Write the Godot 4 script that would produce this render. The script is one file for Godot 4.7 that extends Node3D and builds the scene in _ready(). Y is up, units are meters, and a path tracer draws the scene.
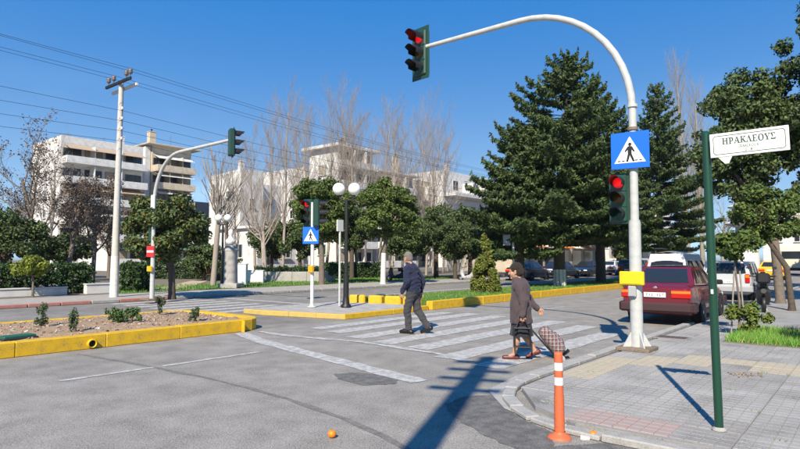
extends Node3D
# Street frame: x = -t (t runs across the road, away from the near pavement), z = -s (s runs along the road).
# The camera stands at the origin of s and t and looks across the road.

const ROAD_TURN := 39.61          # degrees between the view and the road
const FOCAL := 580.0              # in pixels of the 800 x 449 photograph
const EYE := 1.6
const PAVE := 0.065                # height of the near pavement
const ISLAND := 0.14
const BED := 0.25

var rng := RandomNumberGenerator.new()
var counts := {}
var mats := {}
var cam: Camera3D

class MB:
	var v := PackedVector3Array()
	var n := PackedVector3Array()
	var c := PackedColorArray()
	var ix := PackedInt32Array()
	var xf := Transform3D.IDENTITY
	var col := Color(1, 1, 1)

	func vert(p: Vector3, q: Vector3) -> int:
		v.push_back(xf * p)
		n.push_back((xf.basis * q).normalized())
		c.push_back(col)
		return v.size() - 1

	func tri(a: Vector3, b: Vector3, d: Vector3) -> void:   # counter-clockwise from outside
		var q := (b - a).cross(d - a).normalized()
		var i := vert(a, q)
		vert(b, q); vert(d, q)
		ix.push_back(i); ix.push_back(i + 2); ix.push_back(i + 1)

	func quad(a: Vector3, b: Vector3, d: Vector3, e: Vector3) -> void:
		var q := (d - a).cross(e - b).normalized()
		var i := vert(a, q)
		vert(b, q); vert(d, q); vert(e, q)
		for k in [0, 2, 1, 0, 3, 2]:
			ix.push_back(i + k)

	# box with chamfered edges
	func box(at: Vector3, size: Vector3, ch := 0.0, turn := Basis.IDENTITY) -> void:
		var keep := xf
		xf = xf * Transform3D(turn, at)
		var h := size * 0.5
		var k := minf(ch, minf(h.x, minf(h.y, h.z)) * 0.9)
		if k <= 0.0:
			quad(Vector3(-h.x, -h.y, h.z), Vector3(h.x, -h.y, h.z), Vector3(h.x, h.y, h.z), Vector3(-h.x, h.y, h.z))
			quad(Vector3(h.x, -h.y, -h.z), Vector3(-h.x, -h.y, -h.z), Vector3(-h.x, h.y, -h.z), Vector3(h.x, h.y, -h.z))
			quad(Vector3(h.x, -h.y, h.z), Vector3(h.x, -h.y, -h.z), Vector3(h.x, h.y, -h.z), Vector3(h.x, h.y, h.z))
			quad(Vector3(-h.x, -h.y, -h.z), Vector3(-h.x, -h.y, h.z), Vector3(-h.x, h.y, h.z), Vector3(-h.x, h.y, -h.z))
			quad(Vector3(-h.x, h.y, h.z), Vector3(h.x, h.y, h.z), Vector3(h.x, h.y, -h.z), Vector3(-h.x, h.y, -h.z))
			quad(Vector3(-h.x, -h.y, -h.z), Vector3(h.x, -h.y, -h.z), Vector3(h.x, -h.y, h.z), Vector3(-h.x, -h.y, h.z))
		else:
			for ax in 3:
				var b := (ax + 1) % 3
				var d := (ax + 2) % 3
				for sg in [-1.0, 1.0]:
					var ps := []
					for q in [[-1, -1], [1, -1], [1, 1], [-1, 1]]:
						var p := Vector3.ZERO
						p[ax] = h[ax] * sg; p[b] = (h[b] - k) * q[0]; p[d] = (h[d] - k) * q[1]
						ps.append(p)
					if sg > 0: quad(ps[0], ps[1], ps[2], ps[3])
					else: quad(ps[3], ps[2], ps[1], ps[0])
				for s1 in [-1.0, 1.0]:
					for s2 in [-1.0, 1.0]:
						# edge along ax between faces b (s1) and d (s2)
						var e := []
						for q in [[-1, 0], [1, 0], [1, 1], [-1, 1]]:
							var p := Vector3.ZERO
							p[ax] = (h[ax] - k) * q[0]
							p[b] = (h[b] if q[1] == 0 else h[b] - k) * s1
							p[d] = (h[d] - k if q[1] == 0 else h[d]) * s2
							e.append(p)
						if s1 * s2 > 0: quad(e[0], e[1], e[2], e[3])
						else: quad(e[3], e[2], e[1], e[0])
			for sx in [-1.0, 1.0]:
				for sy in [-1.0, 1.0]:
					for sz in [-1.0, 1.0]:
						var a := Vector3(h.x * sx, (h.y - k) * sy, (h.z - k) * sz)
						var b2 := Vector3((h.x - k) * sx, h.y * sy, (h.z - k) * sz)
						var d2 := Vector3((h.x - k) * sx, (h.y - k) * sy, h.z * sz)
						if sx * sy * sz > 0: tri(a, b2, d2)
						else: tri(a, d2, b2)
		xf = keep

	func tube(pts: Array, radii, sides := 8, caps := true) -> void:
		var up := Vector3.UP
		var rings := []
		var prev := Vector3.ZERO
		for i in pts.size():
			var dir: Vector3
			if i == 0: dir = pts[1] - pts[0]
			elif i == pts.size() - 1: dir = pts[i] - pts[i - 1]
			else: dir = (pts[i + 1] - pts[i]).normalized() + (pts[i] - pts[i - 1]).normalized()
			dir = dir.normalized()
			if i == 0:
				up = Vector3.RIGHT if absf(dir.y) > 0.9 else Vector3.UP
			var sx := dir.cross(up).normalized()
			if prev != Vector3.ZERO:
				sx = (prev - dir * prev.dot(dir)).normalized()
			prev = sx
			var sy := sx.cross(dir).normalized()
			var r: float = radii[i] if radii is Array else radii
			var first := v.size()
			for k in sides:
				var an := TAU * k / sides
				var o := sx * cos(an) + sy * sin(an)
				vert(pts[i] + o * r, o)
			rings.append(first)
		for i in pts.size() - 1:
			var a: int = rings[i]
			var b: int = rings[i + 1]
			for k in sides:
				var k2 := (k + 1) % sides
				for q in [a + k, b + k2, b + k, a + k, a + k2, b + k2]:
					ix.push_back(q)
		if caps:
			for e in 2:
				var at: Vector3 = pts[0] if e == 0 else pts[-1]
				var dir: Vector3 = (pts[0] - pts[1]) if e == 0 else (pts[-1] - pts[-2])
				var r0: int = rings[0] if e == 0 else rings[-1]
				var ring := []
				var inv := xf.affine_inverse()
				for k in sides: ring.append(inv * v[r0 + k])
				for k in sides:
					if e == 1: tri(at, ring[(k + 1) % sides], ring[k])
					else: tri(at, ring[k], ring[(k + 1) % sides])

	# profile of [radius, y] from bottom to top
	func lathe(profile: Array, sides := 16, at := Vector3.ZERO) -> void:
		var first := v.size()
		for i in profile.size():
			var d := Vector2(profile[mini(i + 1, profile.size() - 1)][0] - profile[maxi(i - 1, 0)][0], profile[mini(i + 1, profile.size() - 1)][1] - profile[maxi(i - 1, 0)][1])
			for k in sides:
				var an := TAU * k / sides
				var o := Vector3(cos(an), 0, sin(an))
				vert(at + o * profile[i][0] + Vector3(0, profile[i][1], 0), o * d.y + Vector3(0, -d.x, 0))
		for i in profile.size() - 1:
			for k in sides:
				var k2 := (k + 1) % sides
				var a := first + i * sides
				var b := a + sides
				for q in [a + k, a + k2, b + k2, a + k, b + k2, b + k]:
					ix.push_back(q)

	# polygon in x, y (counter-clockwise), from z = 0 back to z = -depth, front faces +z
	func prism(poly: PackedVector2Array, depth: float) -> void:
		var t := Geometry2D.triangulate_polygon(poly)
		for k in range(0, t.size(), 3):
			var a := poly[t[k]]; var b := poly[t[k + 1]]; var d := poly[t[k + 2]]
			if (b - a).cross(d - a) < 0:
				var w := b; b = d; d = w
			tri(Vector3(a.x, a.y, 0), Vector3(b.x, b.y, 0), Vector3(d.x, d.y, 0))
			if depth > 0.0:
				tri(Vector3(a.x, a.y, -depth), Vector3(d.x, d.y, -depth), Vector3(b.x, b.y, -depth))
		if depth > 0.0:
			for k in poly.size():
				var a := poly[k]; var b := poly[(k + 1) % poly.size()]
				quad(Vector3(a.x, a.y, -depth), Vector3(b.x, b.y, -depth), Vector3(b.x, b.y, 0), Vector3(a.x, a.y, 0))

	# surface through a grid of points, rows x columns, smooth
	func grid(rows: Array, flip := false) -> void:
		var first := v.size()
		var w: int = rows[0].size()
		for i in rows.size():
			for j in w:
				var du: Vector3 = rows[i][mini(j + 1, w - 1)] - rows[i][maxi(j - 1, 0)]
				var dv: Vector3 = rows[mini(i + 1, rows.size() - 1)][j] - rows[maxi(i - 1, 0)][j]
				var q := du.cross(dv)
				if q.length_squared() < 1e-12: q = Vector3.UP
				vert(rows[i][j], -q if flip else q)
		for i in rows.size() - 1:
			for j in w - 1:
				var a := first + i * w + j
				var f := [a, a + w + 1, a + 1, a, a + w, a + w + 1] if not flip else [a, a + 1, a + w + 1, a, a + w + 1, a + w]
				for q in f: ix.push_back(q)

	func done() -> ArrayMesh:
		var arr := []
		arr.resize(Mesh.ARRAY_MAX)
		arr[Mesh.ARRAY_VERTEX] = v
		arr[Mesh.ARRAY_NORMAL] = n
		arr[Mesh.ARRAY_COLOR] = c
		arr[Mesh.ARRAY_INDEX] = ix
		var m := ArrayMesh.new()
		m.add_surface_from_arrays(Mesh.PRIMITIVE_TRIANGLES, arr)
		return m

# ---------- naming and tagging ----------
func numbered(called: String) -> String:
	var k: int = counts.get(called, 0)
	counts[called] = k + 1
	return called if k == 0 else "%s_%03d" % [called, k]

func obj(called: String, what, m: Material, parent: Node = null, at := Vector3.ZERO, turn := 0.0) -> MeshInstance3D:
	var o := MeshInstance3D.new()
	o.name = numbered(called) if parent == null else called
	o.mesh = what.done() if what is MB else what
	o.material_override = m
	o.position = at
	o.rotation.y = turn
	if parent == null: add_child(o, true)
	else: parent.add_child(o, true)
	return o

func tag(o: Node, label: String, category: String, group := "") -> Node:
	o.set_meta("label", label)
	o.set_meta("category", category)
	if group: o.set_meta("group", group)
	return o

func structure(o: Node, label := "", category := "") -> Node:
	o.set_meta("kind", "structure")
	if label: o.set_meta("label", label)
	if category: o.set_meta("category", category)
	return o

func thing(called: String, label: String, category: String, at := Vector3.ZERO, turn := 0.0, group := "") -> Node3D:
	var o := Node3D.new()
	o.name = numbered(called)
	add_child(o, true)
	o.position = at
	o.rotation.y = turn
	tag(o, label, category, group)
	return o

func copy(root: Node3D, at: Vector3, turn := 0.0, label := "", sc := Vector3.ONE) -> Node3D:
	var r: Node3D = root.duplicate()
	var plain := String(root.name)
	if plain.length() > 4 and plain[-4] == "_" and plain.right(3).is_valid_int(): plain = plain.left(-4)
	r.name = numbered(plain)
	add_child(r, true)
	r.position = at
	r.rotation.y = turn
	r.scale = sc
	if label: r.set_meta("label", label)
	return r

# ---------- places ----------
func S(s: float, t: float, y := 0.0) -> Vector3:
	return Vector3(-t, y, -s)

func ray(px: float, py: float) -> Vector3:      # direction of a pixel of the photograph
	return cam.transform.basis * Vector3((px - 400.0) / FOCAL, -(py - 224.5) / FOCAL, -1.0)

func ground(px: float, py: float, y0 := 0.0) -> Vector3:
	var d := ray(px, py)
	return cam.position + d * ((y0 - cam.position.y) / d.y)

# ---------- materials ----------
func lin(r: float, g: float, b: float) -> Color:
	return Color(r, g, b).linear_to_srgb()

func M(r: float, g: float, b: float, rough := 0.8, metal := 0.0) -> StandardMaterial3D:
	var key := "%f %f %f %f %f" % [r, g, b, rough, metal]
	if mats.has(key): return mats[key]
	var m := StandardMaterial3D.new()
	m.albedo_color = lin(r, g, b)
	m.roughness = rough
	m.metallic = metal
	mats[key] = m
	return m

func noise_image(size: int, freq: float, oct: int, seed_: int) -> Image:
	var f := FastNoiseLite.new()
	f.noise_type = FastNoiseLite.TYPE_SIMPLEX_SMOOTH
	f.frequency = freq
	f.fractal_octaves = oct
	f.seed = seed_
	var im := f.get_seamless_image(size, size)
	im.convert(Image.FORMAT_L8)
	return im

# ramp of linear colours over two noises and single grains
func noise_tex(size: int, ramp: Array, f1: float, f2: float, w2: float, grain: float, seed_: int, gain := 1.0) -> ImageTexture:
	var a := noise_image(size, f1, 4, seed_).get_data()
	var b := noise_image(size, f2, 3, seed_ + 7).get_data()
	var out := PackedByteArray()
	out.resize(size * size * 3)
	var table := PackedByteArray()
	for k in 256:
		var x := k / 255.0 * (ramp.size() - 1)
		var i := mini(int(x), ramp.size() - 2)
		var p: Color = ramp[i]
		var col := p.lerp(ramp[i + 1], x - i).linear_to_srgb()
		table.push_back(col.r8); table.push_back(col.g8); table.push_back(col.b8)
	var r := RandomNumberGenerator.new()
	r.seed = seed_
	for k in size * size:
		var x := (a[k] / 255.0 * (1.0 - w2) + b[k] / 255.0 * w2 - 0.5) * gain + 0.5 + (r.randf() - 0.5) * grain
		var q := clampi(int(x * 255.0), 0, 255) * 3
		out[k * 3] = table[q]; out[k * 3 + 1] = table[q + 1]; out[k * 3 + 2] = table[q + 2]
	var im := Image.create_from_data(size, size, false, Image.FORMAT_RGB8, out)
	return ImageTexture.create_from_image(im)

func MT(tex: Texture2D, metres: float, rough := 0.9, world := true, bump: Texture2D = null, bump_cm := 0.5) -> StandardMaterial3D:
	var m := StandardMaterial3D.new()
	m.albedo_texture = tex
	m.roughness = rough
	m.uv1_triplanar = true
	m.uv1_world_triplanar = world
	m.uv1_scale = Vector3.ONE / metres
	m.vertex_color_use_as_albedo = true
	if bump:
		m.heightmap_enabled = true
		m.heightmap_texture = bump
		m.heightmap_scale = bump_cm
	return m

func C(r: float, g: float, b: float) -> Color:
	return Color(r, g, b)

var m_asphalt: Material; var m_asphalt2: Material; var m_paint: Material; var m_yellow: Material; var m_slab: Array
var m_soil: Material; var m_concrete: Material; var m_plaster: Material; var m_cream: Material; var m_grass: Material
var m_bark: Material; var m_palebark: Material; var m_wash: Material; var m_twig: Material; var m_greybark: Material; var m_leaf: Material; var m_galv: Material; var m_kerb: Material
var m_signal: Material; var m_black: Material; var m_earth: Material; var m_glass: Material; var m_window: Material; var m_rust: Material

func _ready() -> void:
	rng.seed = 20260
	set_camera()
	set_sky()
	make_materials()
	build_ground()
	build_median()
	build_pavements()
	build_markings()
	build_buildings()
	build_trees()
	build_poles()
	build_vehicles()
	build_people()
	build_details()

func set_camera() -> void:
	cam = Camera3D.new()
	cam.name = "camera"
	cam.position = Vector3(0, EYE, 0)
	cam.rotation_degrees = Vector3(3.40, ROAD_TURN, 0)
	cam.fov = 42.31
	cam.near = 0.05
	cam.far = 2000.0
	add_child(cam)
	cam.current = true

func set_sky() -> void:
	var sm := ProceduralSkyMaterial.new()
	sm.sky_top_color = lin(0.007, 0.142, 0.44)
	sm.sky_horizon_color = lin(0.42, 0.62, 0.76)
	sm.sky_curve = 0.108
	sm.ground_bottom_color = lin(0.12, 0.12, 0.11)
	sm.ground_horizon_color = lin(0.30, 0.34, 0.38)
	sm.sun_angle_max = 10.0
	sm.sun_curve = 0.05
	sm.sky_cover = cloud_cover()
	var sky := Sky.new()
	sky.sky_material = sm
	var e := Environment.new()
	e.background_mode = Environment.BG_SKY
	e.sky = sky
	e.tonemap_mode = Environment.TONE_MAPPER_LINEAR
	e.tonemap_exposure = 1.5
	e.sdfgi_enabled = true
	e.ssao_enabled = true
	e.ssil_enabled = true
	e.fog_enabled = true
	e.fog_density = 0.00015
	e.fog_light_color = lin(0.62, 0.74, 0.92)
	var we := WorldEnvironment.new()
	we.name = "environment"
	we.environment = e
	add_child(we)
	var sun := DirectionalLight3D.new()
	sun.name = "sun"
	sun.rotation_degrees = Vector3(-39.5, 24.0, 0)
	sun.light_color = Color(1.0, 0.955, 0.88)
	sun.light_energy = 1.6
	sun.light_angular_distance = 0.53
	sun.shadow_enabled = true
	add_child(sun)

# thin haze of cirrus low over the roofs, evenly all round the horizon
func cloud_cover() -> ImageTexture:
	var w := 512
	var h := 256
	var f := FastNoiseLite.new()
	f.seed = 5
	f.frequency = 1.6
	f.fractal_octaves = 5
	var im := Image.create(w, h, false, Image.FORMAT_RGBA8)
	for y in h:
		var el := (0.5 - (y + 0.5) / h) * PI
		if el < -0.05: continue
		for x in w:
			var az := (x + 0.5) / w * TAU
			var p := Vector3(cos(az) * cos(el), sin(el) * 3.2, sin(az) * cos(el))
			var k := f.get_noise_3d(p.x * 1.5, p.y * 1.5, p.z * 1.5) * 0.5 + 0.5
			var a := clampf((k - 0.52) * 2.6, 0, 1) * clampf(1.0 - absf(el - 0.12) / 0.17, 0, 1)
			im.set_pixel(x, y, Color(0.62, 0.68, 0.74, a * 0.5))
	return ImageTexture.create_from_image(im)

func make_materials() -> void:
	var bump := noise_tex(512, [C(0, 0, 0), C(1, 1, 1)], 0.05, 0.4, 0.6, 0.5, 91)
	m_asphalt = MT(noise_tex(1024, [C(.055, .050, .043), C(.190, .177, .157), C(.255, .238, .213), C(.305, .286, .256), C(.44, .415, .375)], .008, .30, .76, .62, 3, 1.35), 5.3, .93, true, bump, 0.35)
	m_asphalt2 = MT(noise_tex(512, [C(.035, .034, .032), C(.10, .096, .09), C(.145, .139, .13), C(.26, .25, .235)], .02, .3, .6, .75, 13, 1.3), 1.9, .9, true, bump, 0.6)
	m_paint = MT(noise_tex(1024, [C(.17, .165, .155), C(.25, .242, .228), C(.40, .392, .375), C(.52, .512, .495), C(.60, .595, .58)], .02, .16, .55, .35, 23, 1.35), 3.7, .8)
	m_yellow = MT(noise_tex(512, [C(.19, .15, .09), C(.50, .315, .035), C(.60, .36, .010), C(.64, .39, .010), C(.66, .41, .012), C(.70, .47, .05)], .02, .14, .45, .20, 33, 1.35), 2.3, .62)
	m_slab = []
	for k in 4:
		var b: float = [.305, .285, .315, .27][k]
		m_slab.append(MT(noise_tex(512, [C(b * .36, b * .34, b * .31), C(b * .80, b * .775, b * .73), C(b, b * .97, b * .92), C(b * 1.06, b * 1.03, b * .98), C(b * 1.3, b * 1.26, b * 1.2)], .007, .22, .45, .45, 40, 1.25), 3.1, .9, true, bump, 0.25))
	m_kerb = MT(noise_tex(256, [C(.20, .195, .18), C(.34, .33, .31), C(.43, .42, .40)], .03, .2, .5, .35, 50), 1.3, .9)
	m_soil = MT(noise_tex(512, [C(.10, .065, .04), C(.27, .18, .11), C(.40, .28, .185), C(.55, .43, .31)], .03, .25, .6, .5, 55), 1.6, .97, true, bump, 1.5)
	m_concrete = MT(noise_tex(512, [C(.22, .21, .195), C(.36, .345, .32), C(.45, .43, .40)], .01, .15, .4, .25, 60), 2.7, .9)
	m_plaster = MT(noise_tex(512, [C(.40, .39, .37), C(.61, .60, .578), C(.70, .69, .665)], .012, .1, .35, .12, 65), 6.0, .92)
	m_cream = MT(noise_tex(512, [C(.34, .285, .21), C(.50, .43, .325), C(.57, .50, .39)], .012, .1, .35, .12, 70), 6.0, .92)
	m_grass = MT(noise_tex(512, [C(.025, .05, .010), C(.055, .12, .016), C(.085, .17, .022), C(.13, .17, .05)], .02, .2, .5, .5, 75), 2.1, .95)
	m_bark = MT(noise_tex(256, [C(.03, .022, .016), C(.085, .065, .048), C(.14, .11, .085)], .03, .2, .5, .4, 80), 1.0, .95, false)
	m_palebark = MT(noise_tex(256, [C(.13, .115, .095), C(.28, .25, .21), C(.38, .35, .30)], .03, .2, .5, .35, 82), 1.1, .95, false)
	m_twig = MT(noise_tex(256, [C(.17, .14, .115), C(.31, .26, .215), C(.42, .36, .31)], .03, .2, .5, .35, 85), 1.1, .95, false)
	m_greybark = MT(noise_tex(256, [C(.07, .055, .045), C(.16, .13, .105), C(.23, .19, .155)], .03, .2, .5, .35, 83), 1.1, .95, false)
	m_wash = MT(noise_tex(256, [C(.30, .28, .25), C(.66, .65, .62), C(.74, .73, .70)], .02, .2, .5, .3, 84), 1.2, .95, false)
	m_galv = MT(noise_tex(256, [C(.30, .31, .30), C(.46, .475, .46), C(.54, .55, .535)], .02, .15, .5, .2, 86), .9, .55, false)
	m_earth = MT(noise_tex(512, [C(.09, .075, .05), C(.17, .14, .10), C(.24, .20, .15)], .02, .2, .5, .4, 88), 5.0, .97)
	m_rust = MT(noise_tex(256, [C(.07, .05, .035), C(.19, .14, .10), C(.30, .25, .20)], .03, .2, .5, .4, 89), .4, .8, false)
	var lf := StandardMaterial3D.new()
	lf.vertex_color_use_as_albedo = true
	lf.roughness = 0.72
	lf.backlight = Color(0.55, 0.55, 0.55)
	m_leaf = lf
	m_signal = M(.012, .052, .036, .45)
	m_black = M(.012, .012, .013, .5)
	m_window = M(.018, .022, .028, .08)
	var g := StandardMaterial3D.new()
	g.albedo_color = Color(0.03, 0.035, 0.04, 0.78)
	g.transparency = BaseMaterial3D.TRANSPARENCY_ALPHA
	g.roughness = 0.03
	m_glass = g

# ---------- ground ----------
func build_ground() -> void:
	var g := MB.new()
	g.quad(Vector3(-700, -.05, 700), Vector3(700, -.05, 700), Vector3(700, -.05, -700), Vector3(-700, -.05, -700))
	structure(obj("ground", g, m_earth))
	# the asphalt, tinted by the patches and stains of years, as one sheet
	var r := MB.new()
	var f := FastNoiseLite.new()
	f.seed = 12
	f.frequency = 0.22
	f.fractal_octaves = 4
	var ss := []
	var ts := []
	var x := -90.0
	while x < 260.0:
		ss.append(x)
		x += 0.3 if x > 0.0 and x < 24.0 else (1.5 if x > -6.0 and x < 60.0 else 8.0)
	x = -45.0
	while x < 21.9:
		ts.append(x)
		x += 0.3 if x > 0.0 and x < 12.0 else (0.9 if x > -3.0 else 6.0)
	ts.append(21.9)
	for i in ss.size():
		for j in ts.size():
			var s: float = ss[i]
			var t: float = ts[j]
			var k := 1.0 + f.get_noise_2d(s * .55, t * 1.3) * 0.24 + f.get_noise_2d(s * 3.0 + 90.0, t * 3.0) * 0.13
			if t > 11.0 : k *= 0.80          # the older, darker carriageway beyond the median
			if t < 7.6 and s < 5.8: k *= 1.12  # bleached mouth of the side street
			r.col = Color(k, k * .995, k * .985)
			r.vert(S(s, t), Vector3.UP)
	var w := ts.size()
	for i in ss.size() - 1:
		for j in w - 1:
			var a := i * w + j
			# s up -> z down ; t up -> x down
			for q in [a, a + 1, a + w + 1, a, a + w + 1, a + w]: r.ix.push_back(q)
	var road := obj("road", r, m_asphalt)
	structure(road)
	# dark repair patches and filled trenches, thin sheets on the asphalt
	var patch := MB.new()
	flat_poly(patch, ragged([[4.75, 2.2], [5.12, 1.9], [5.15, 1.3], [4.7, 1.2], [4.45, 1.7], [4.4, 2.3], [4.65, 2.9], [4.95, 3.4], [5.3, 3.75], [5.75, 3.8], [6.05, 3.6], [5.75, 3.3], [5.4, 2.9], [5.12, 2.45]], .05), .004)
	obj("asphalt_patch", patch, m_asphalt2, road)
	var p2 := MB.new()
	flat_poly(p2, ragged([[5.45, 5.1], [5.75, 4.85], [6.0, 4.98], [6.08, 5.4], [5.95, 5.8], [5.72, 5.92], [5.52, 5.65]], .04), .004)
	obj("asphalt_patch", p2, m_asphalt2, road)
	var tr := MB.new()
	var line := []
	for p in [[78, 354], [120, 361], [160, 368.5], [205, 378], [250, 388.5], [300, 403], [345, 419], [385, 437], [420, 455]]:
		line.append(ground(p[0], p[1]))
	ribbon(tr, line, .07, .004, .025)
	obj("trench_seam", tr, MT(noise_tex(256, [C(.06, .057, .052), C(.13, .124, .115), C(.19, .18, .165), C(.28, .265, .24)], .03, .3, .6, .7, 17), 1.3, .93), road)

func ragged(st: Array, amp: float) -> Array:
	var out := []
	for k in st.size():
		var a = st[k]; var b = st[(k + 1) % st.size()]
		for j in 6:
			var f := j / 6.0
			out.append([lerpf(a[0], b[0], f) + rng.randf_range(-amp, amp) * .5, lerpf(a[1], b[1], f) + rng.randf_range(-amp, amp) * .5])
	return out

func flat_poly(mb: MB, st: Array, y: float) -> void:
	var p := PackedVector2Array()
	for q in st: p.push_back(Vector2(-q[1], q[0]))     # x, -z
	var t := Geometry2D.triangulate_polygon(p)
	for k in range(0, t.size(), 3):
		var a := p[t[k]]; var b := p[t[k + 1]]; var d := p[t[k + 2]]
		if (b - a).cross(d - a) < 0:
			var w := b; b = d; d = w
		mb.tri(Vector3(a.x, y, -a.y), Vector3(b.x, y, -b.y), Vector3(d.x, y, -d.y))

func slab_poly(mb: MB, st: Array, y0: float, y1: float) -> void:   # polygon of [s, t] raised from y0 to y1
	flat_poly(mb, st, y1)
	var area := 0.0
	for k in st.size():
		var a = st[k]; var b = st[(k + 1) % st.size()]
		area += (-a[1]) * b[0] - (-b[1]) * a[0]
	for k in st.size():
		var a = st[k]; var b = st[(k + 1) % st.size()]
		if area < 0:
			var w = a; a = b; b = w
		mb.quad(S(a[0], a[1], y0), S(b[0], b[1], y0), S(b[0], b[1], y1), S(a[0], a[1], y1))

func ribbon(mb: MB, line: Array, width: float, y: float, jitter := 0.0) -> void:
	var rows := []
	var pts := []
	for i in line.size() - 1:
		var n := maxi(1, int((line[i] as Vector3).distance_to(line[i + 1]) / .25))
		for k in n: pts.append((line[i] as Vector3).lerp(line[i + 1], float(k) / n))
	pts.append(line[-1])
	for i in pts.size():
		var d: Vector3 = (pts[mini(i + 1, pts.size() - 1)] - pts[maxi(i - 1, 0)]).normalized()
		var side := Vector3(-d.z, 0, d.x)
		var w1 := width * .5 + rng.randf_range(-jitter, jitter)
		var w2 := width * .5 + rng.randf_range(-jitter, jitter)
		var p: Vector3 = pts[i]
		rows.append([Vector3(p.x, y, p.z) - side * w1, Vector3(p.x, y, p.z) + side * w2])
	var first := mb.v.size()
	for q in rows:
		mb.vert(q[0], Vector3.UP)
		mb.vert(q[1], Vector3.UP)
	for i in rows.size() - 1:
		var a := first + i * 2
		for q in [a, a + 2, a + 3, a, a + 3, a + 1]: mb.ix.push_back(q)

# ---------- the median: planted bed, crossing island, grass strip ----------
func kerb_run(parent: Node3D, line: Array, width: float, height: float, m: Material, stone := 1.0, y0 := 0.0, called := "kerb_stone") -> void:
	# stones along a line of [s, t]; the line is the outer foot, the stones lie to the left of it
	for i in line.size() - 1:
		var a := S(line[i][0], line[i][1])
		var b := S(line[i + 1][0], line[i + 1][1])
		var n := maxi(1, roundi(a.distance_to(b) / stone))
		var d := (b - a).normalized()
		var left := Vector3(d.z, 0, -d.x)
		var ln := a.distance_to(b) / n
		for k in n:
			var mb := MB.new()
			var h := height + rng.randf_range(-.004, .004)
			var at := a + d * (ln * (k + .5)) + left * (width * .5 + rng.randf_range(-.006, .006))
			mb.box(Vector3.ZERO, Vector3(width, h, ln - .003), .012)
			var o := obj(called, mb, m, parent, at + Vector3(0, y0 + h * .5, 0), atan2(d.x, d.z))

func arc(cs: float, ct: float, r: float, a0: float, a1: float, n: int) -> Array:
	var out := []
	for k in n + 1:
		var a := deg_to_rad(lerpf(a0, a1, float(k) / n))
		out.append([cs + cos(a) * r, ct + sin(a) * r])
	return out

func build_median() -> void:
	# planted bed with its blunt nose
	var bed_top := MB.new()
	var outline := [[-40, 10.98], [7.9, 10.98]] + arc(7.7, 11.8, .8, -75, 0, 4) + [[8.5, 13.6]] + arc(7.7, 13.7, .8, 10, 80, 4) + [[-40, 14.5]]
	var f := FastNoiseLite.new()
	f.seed = 4
	f.frequency = .9
	slab_poly(bed_top, outline, 0.0, BED - .05)
	# lumpy soil heaped above the kerb line, following the bed
	var rows := []
	for i in 130:
		var s := -10.0 + i * .14
		var row := []
		for j in 22:
			var t := 11.2 + j * .147
			var edge := minf(minf(t - 11.2, 14.3 - t), 8.2 - s)
			var y := BED - .06 + clampf(edge * .25, 0, .07) + f.get_noise_2d(s * 2.2, t * 2.2) * .035
			row.append(S(s, t, y))
		rows.append(row)
	bed_top.grid(rows, true)
	var bed := obj("planted_bed", bed_top, m_soil)
	structure(bed)
	var run := [[-14, 10.9], [7.7, 10.9]] + arc(7.7, 11.7, .8, -90, 0, 4) + [[8.5, 13.7]] + arc(7.7, 13.7, .88, 0, 90, 4) + [[-14, 14.58]]
	var fixed := []
	for q in run: fixed.append(q)
	kerb_run(bed, fixed, .24, BED, m_yellow, 1.45)
	# wood chips and pale stones on the soil
	var chips := MB.new()
	for k in 2600:
		var s := rng.randf_range(-4.0, 8.0)
		var t := rng.randf_range(11.25, 14.3)
		var y := BED - .06 + clampf(minf(t - 11.2, 14.3 - t) * .25, 0, .07) + f.get_noise_2d(s * 2.2, t * 2.2) * .035
		var w := rng.randf_range(.01, .035)
		var b: float = rng.randf_range(.5, 1.5)
		chips.col = Color(.30 * b, .21 * b, .14 * b) if rng.randf() < .8 else Color(.42 * b, .38 * b, .33 * b)
		chips.box(S(s, t, y + w * .2), Vector3(w, w * .6, w * rng.randf_range(1.0, 2.4)), 0.0, Basis.from_euler(Vector3(rng.randf_range(-.5, .5), rng.randf_range(0, TAU), rng.randf_range(-.5, .5))))
	var vm := StandardMaterial3D.new()
	vm.vertex_color_use_as_albedo = true
	vm.roughness = .95
	var ch := obj("wood_chips", chips, vm, bed)
	ch.set_meta("kind", "stuff")
	# crossing island
	var isl := MB.new()
	slab_poly(isl, [[11.1, 11.12], [13.9, 11.12], [14.75, 11.4], [14.75, 14.4], [10.6, 14.4], [10.45, 13.6]], 0.0, ISLAND - .015)
	var island := obj("crossing_island", isl, m_concrete)
	structure(island)
	kerb_run(island, [[10.95, 10.95], [13.9, 10.93], [14.7, 11.0]], .17, ISLAND, m_yellow, .95)
	kerb_run(island, [[10.3, 14.5], [10.3, 13.6], [10.95, 10.95]], .17, ISLAND, MT(noise_tex(256, [C(.30, .25, .16), C(.50, .36, .10), C(.58, .38, .04)], .03, .2, .5, .35, 51), 1.3, .9), .95)
	kerb_run(island, [[14.75, 14.5], [10.3, 14.5]], .17, ISLAND, m_kerb, .95)
	# grass strip
	var gs := MB.new()
	slab_poly(gs, [[15.3, 11.1], [120, 11.1], [120, 14.4], [15.3, 14.4]], 0.0, BED - .05)
	var strip := obj("grass_strip", gs, m_grass)
	structure(strip)
	kerb_run(strip, [[14.75, 10.9], [60, 10.9]], .24, BED + .02, m_yellow, 1.5)
	kerb_run(strip, [[60, 14.6], [14.75, 14.6]], .24, BED + .02, m_kerb, 1.8)
	var gb := MB.new()
	for k in 9000:
		var s := 15.4 + pow(rng.randf(), 1.6) * 30.0
		blade(gb, S(s, rng.randf_range(11.2, 14.3), BED - .06), rng.randf_range(.05, .13), .012)
	obj("grass_blades", gb, m_leaf, strip).set_meta("kind", "stuff")

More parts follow.
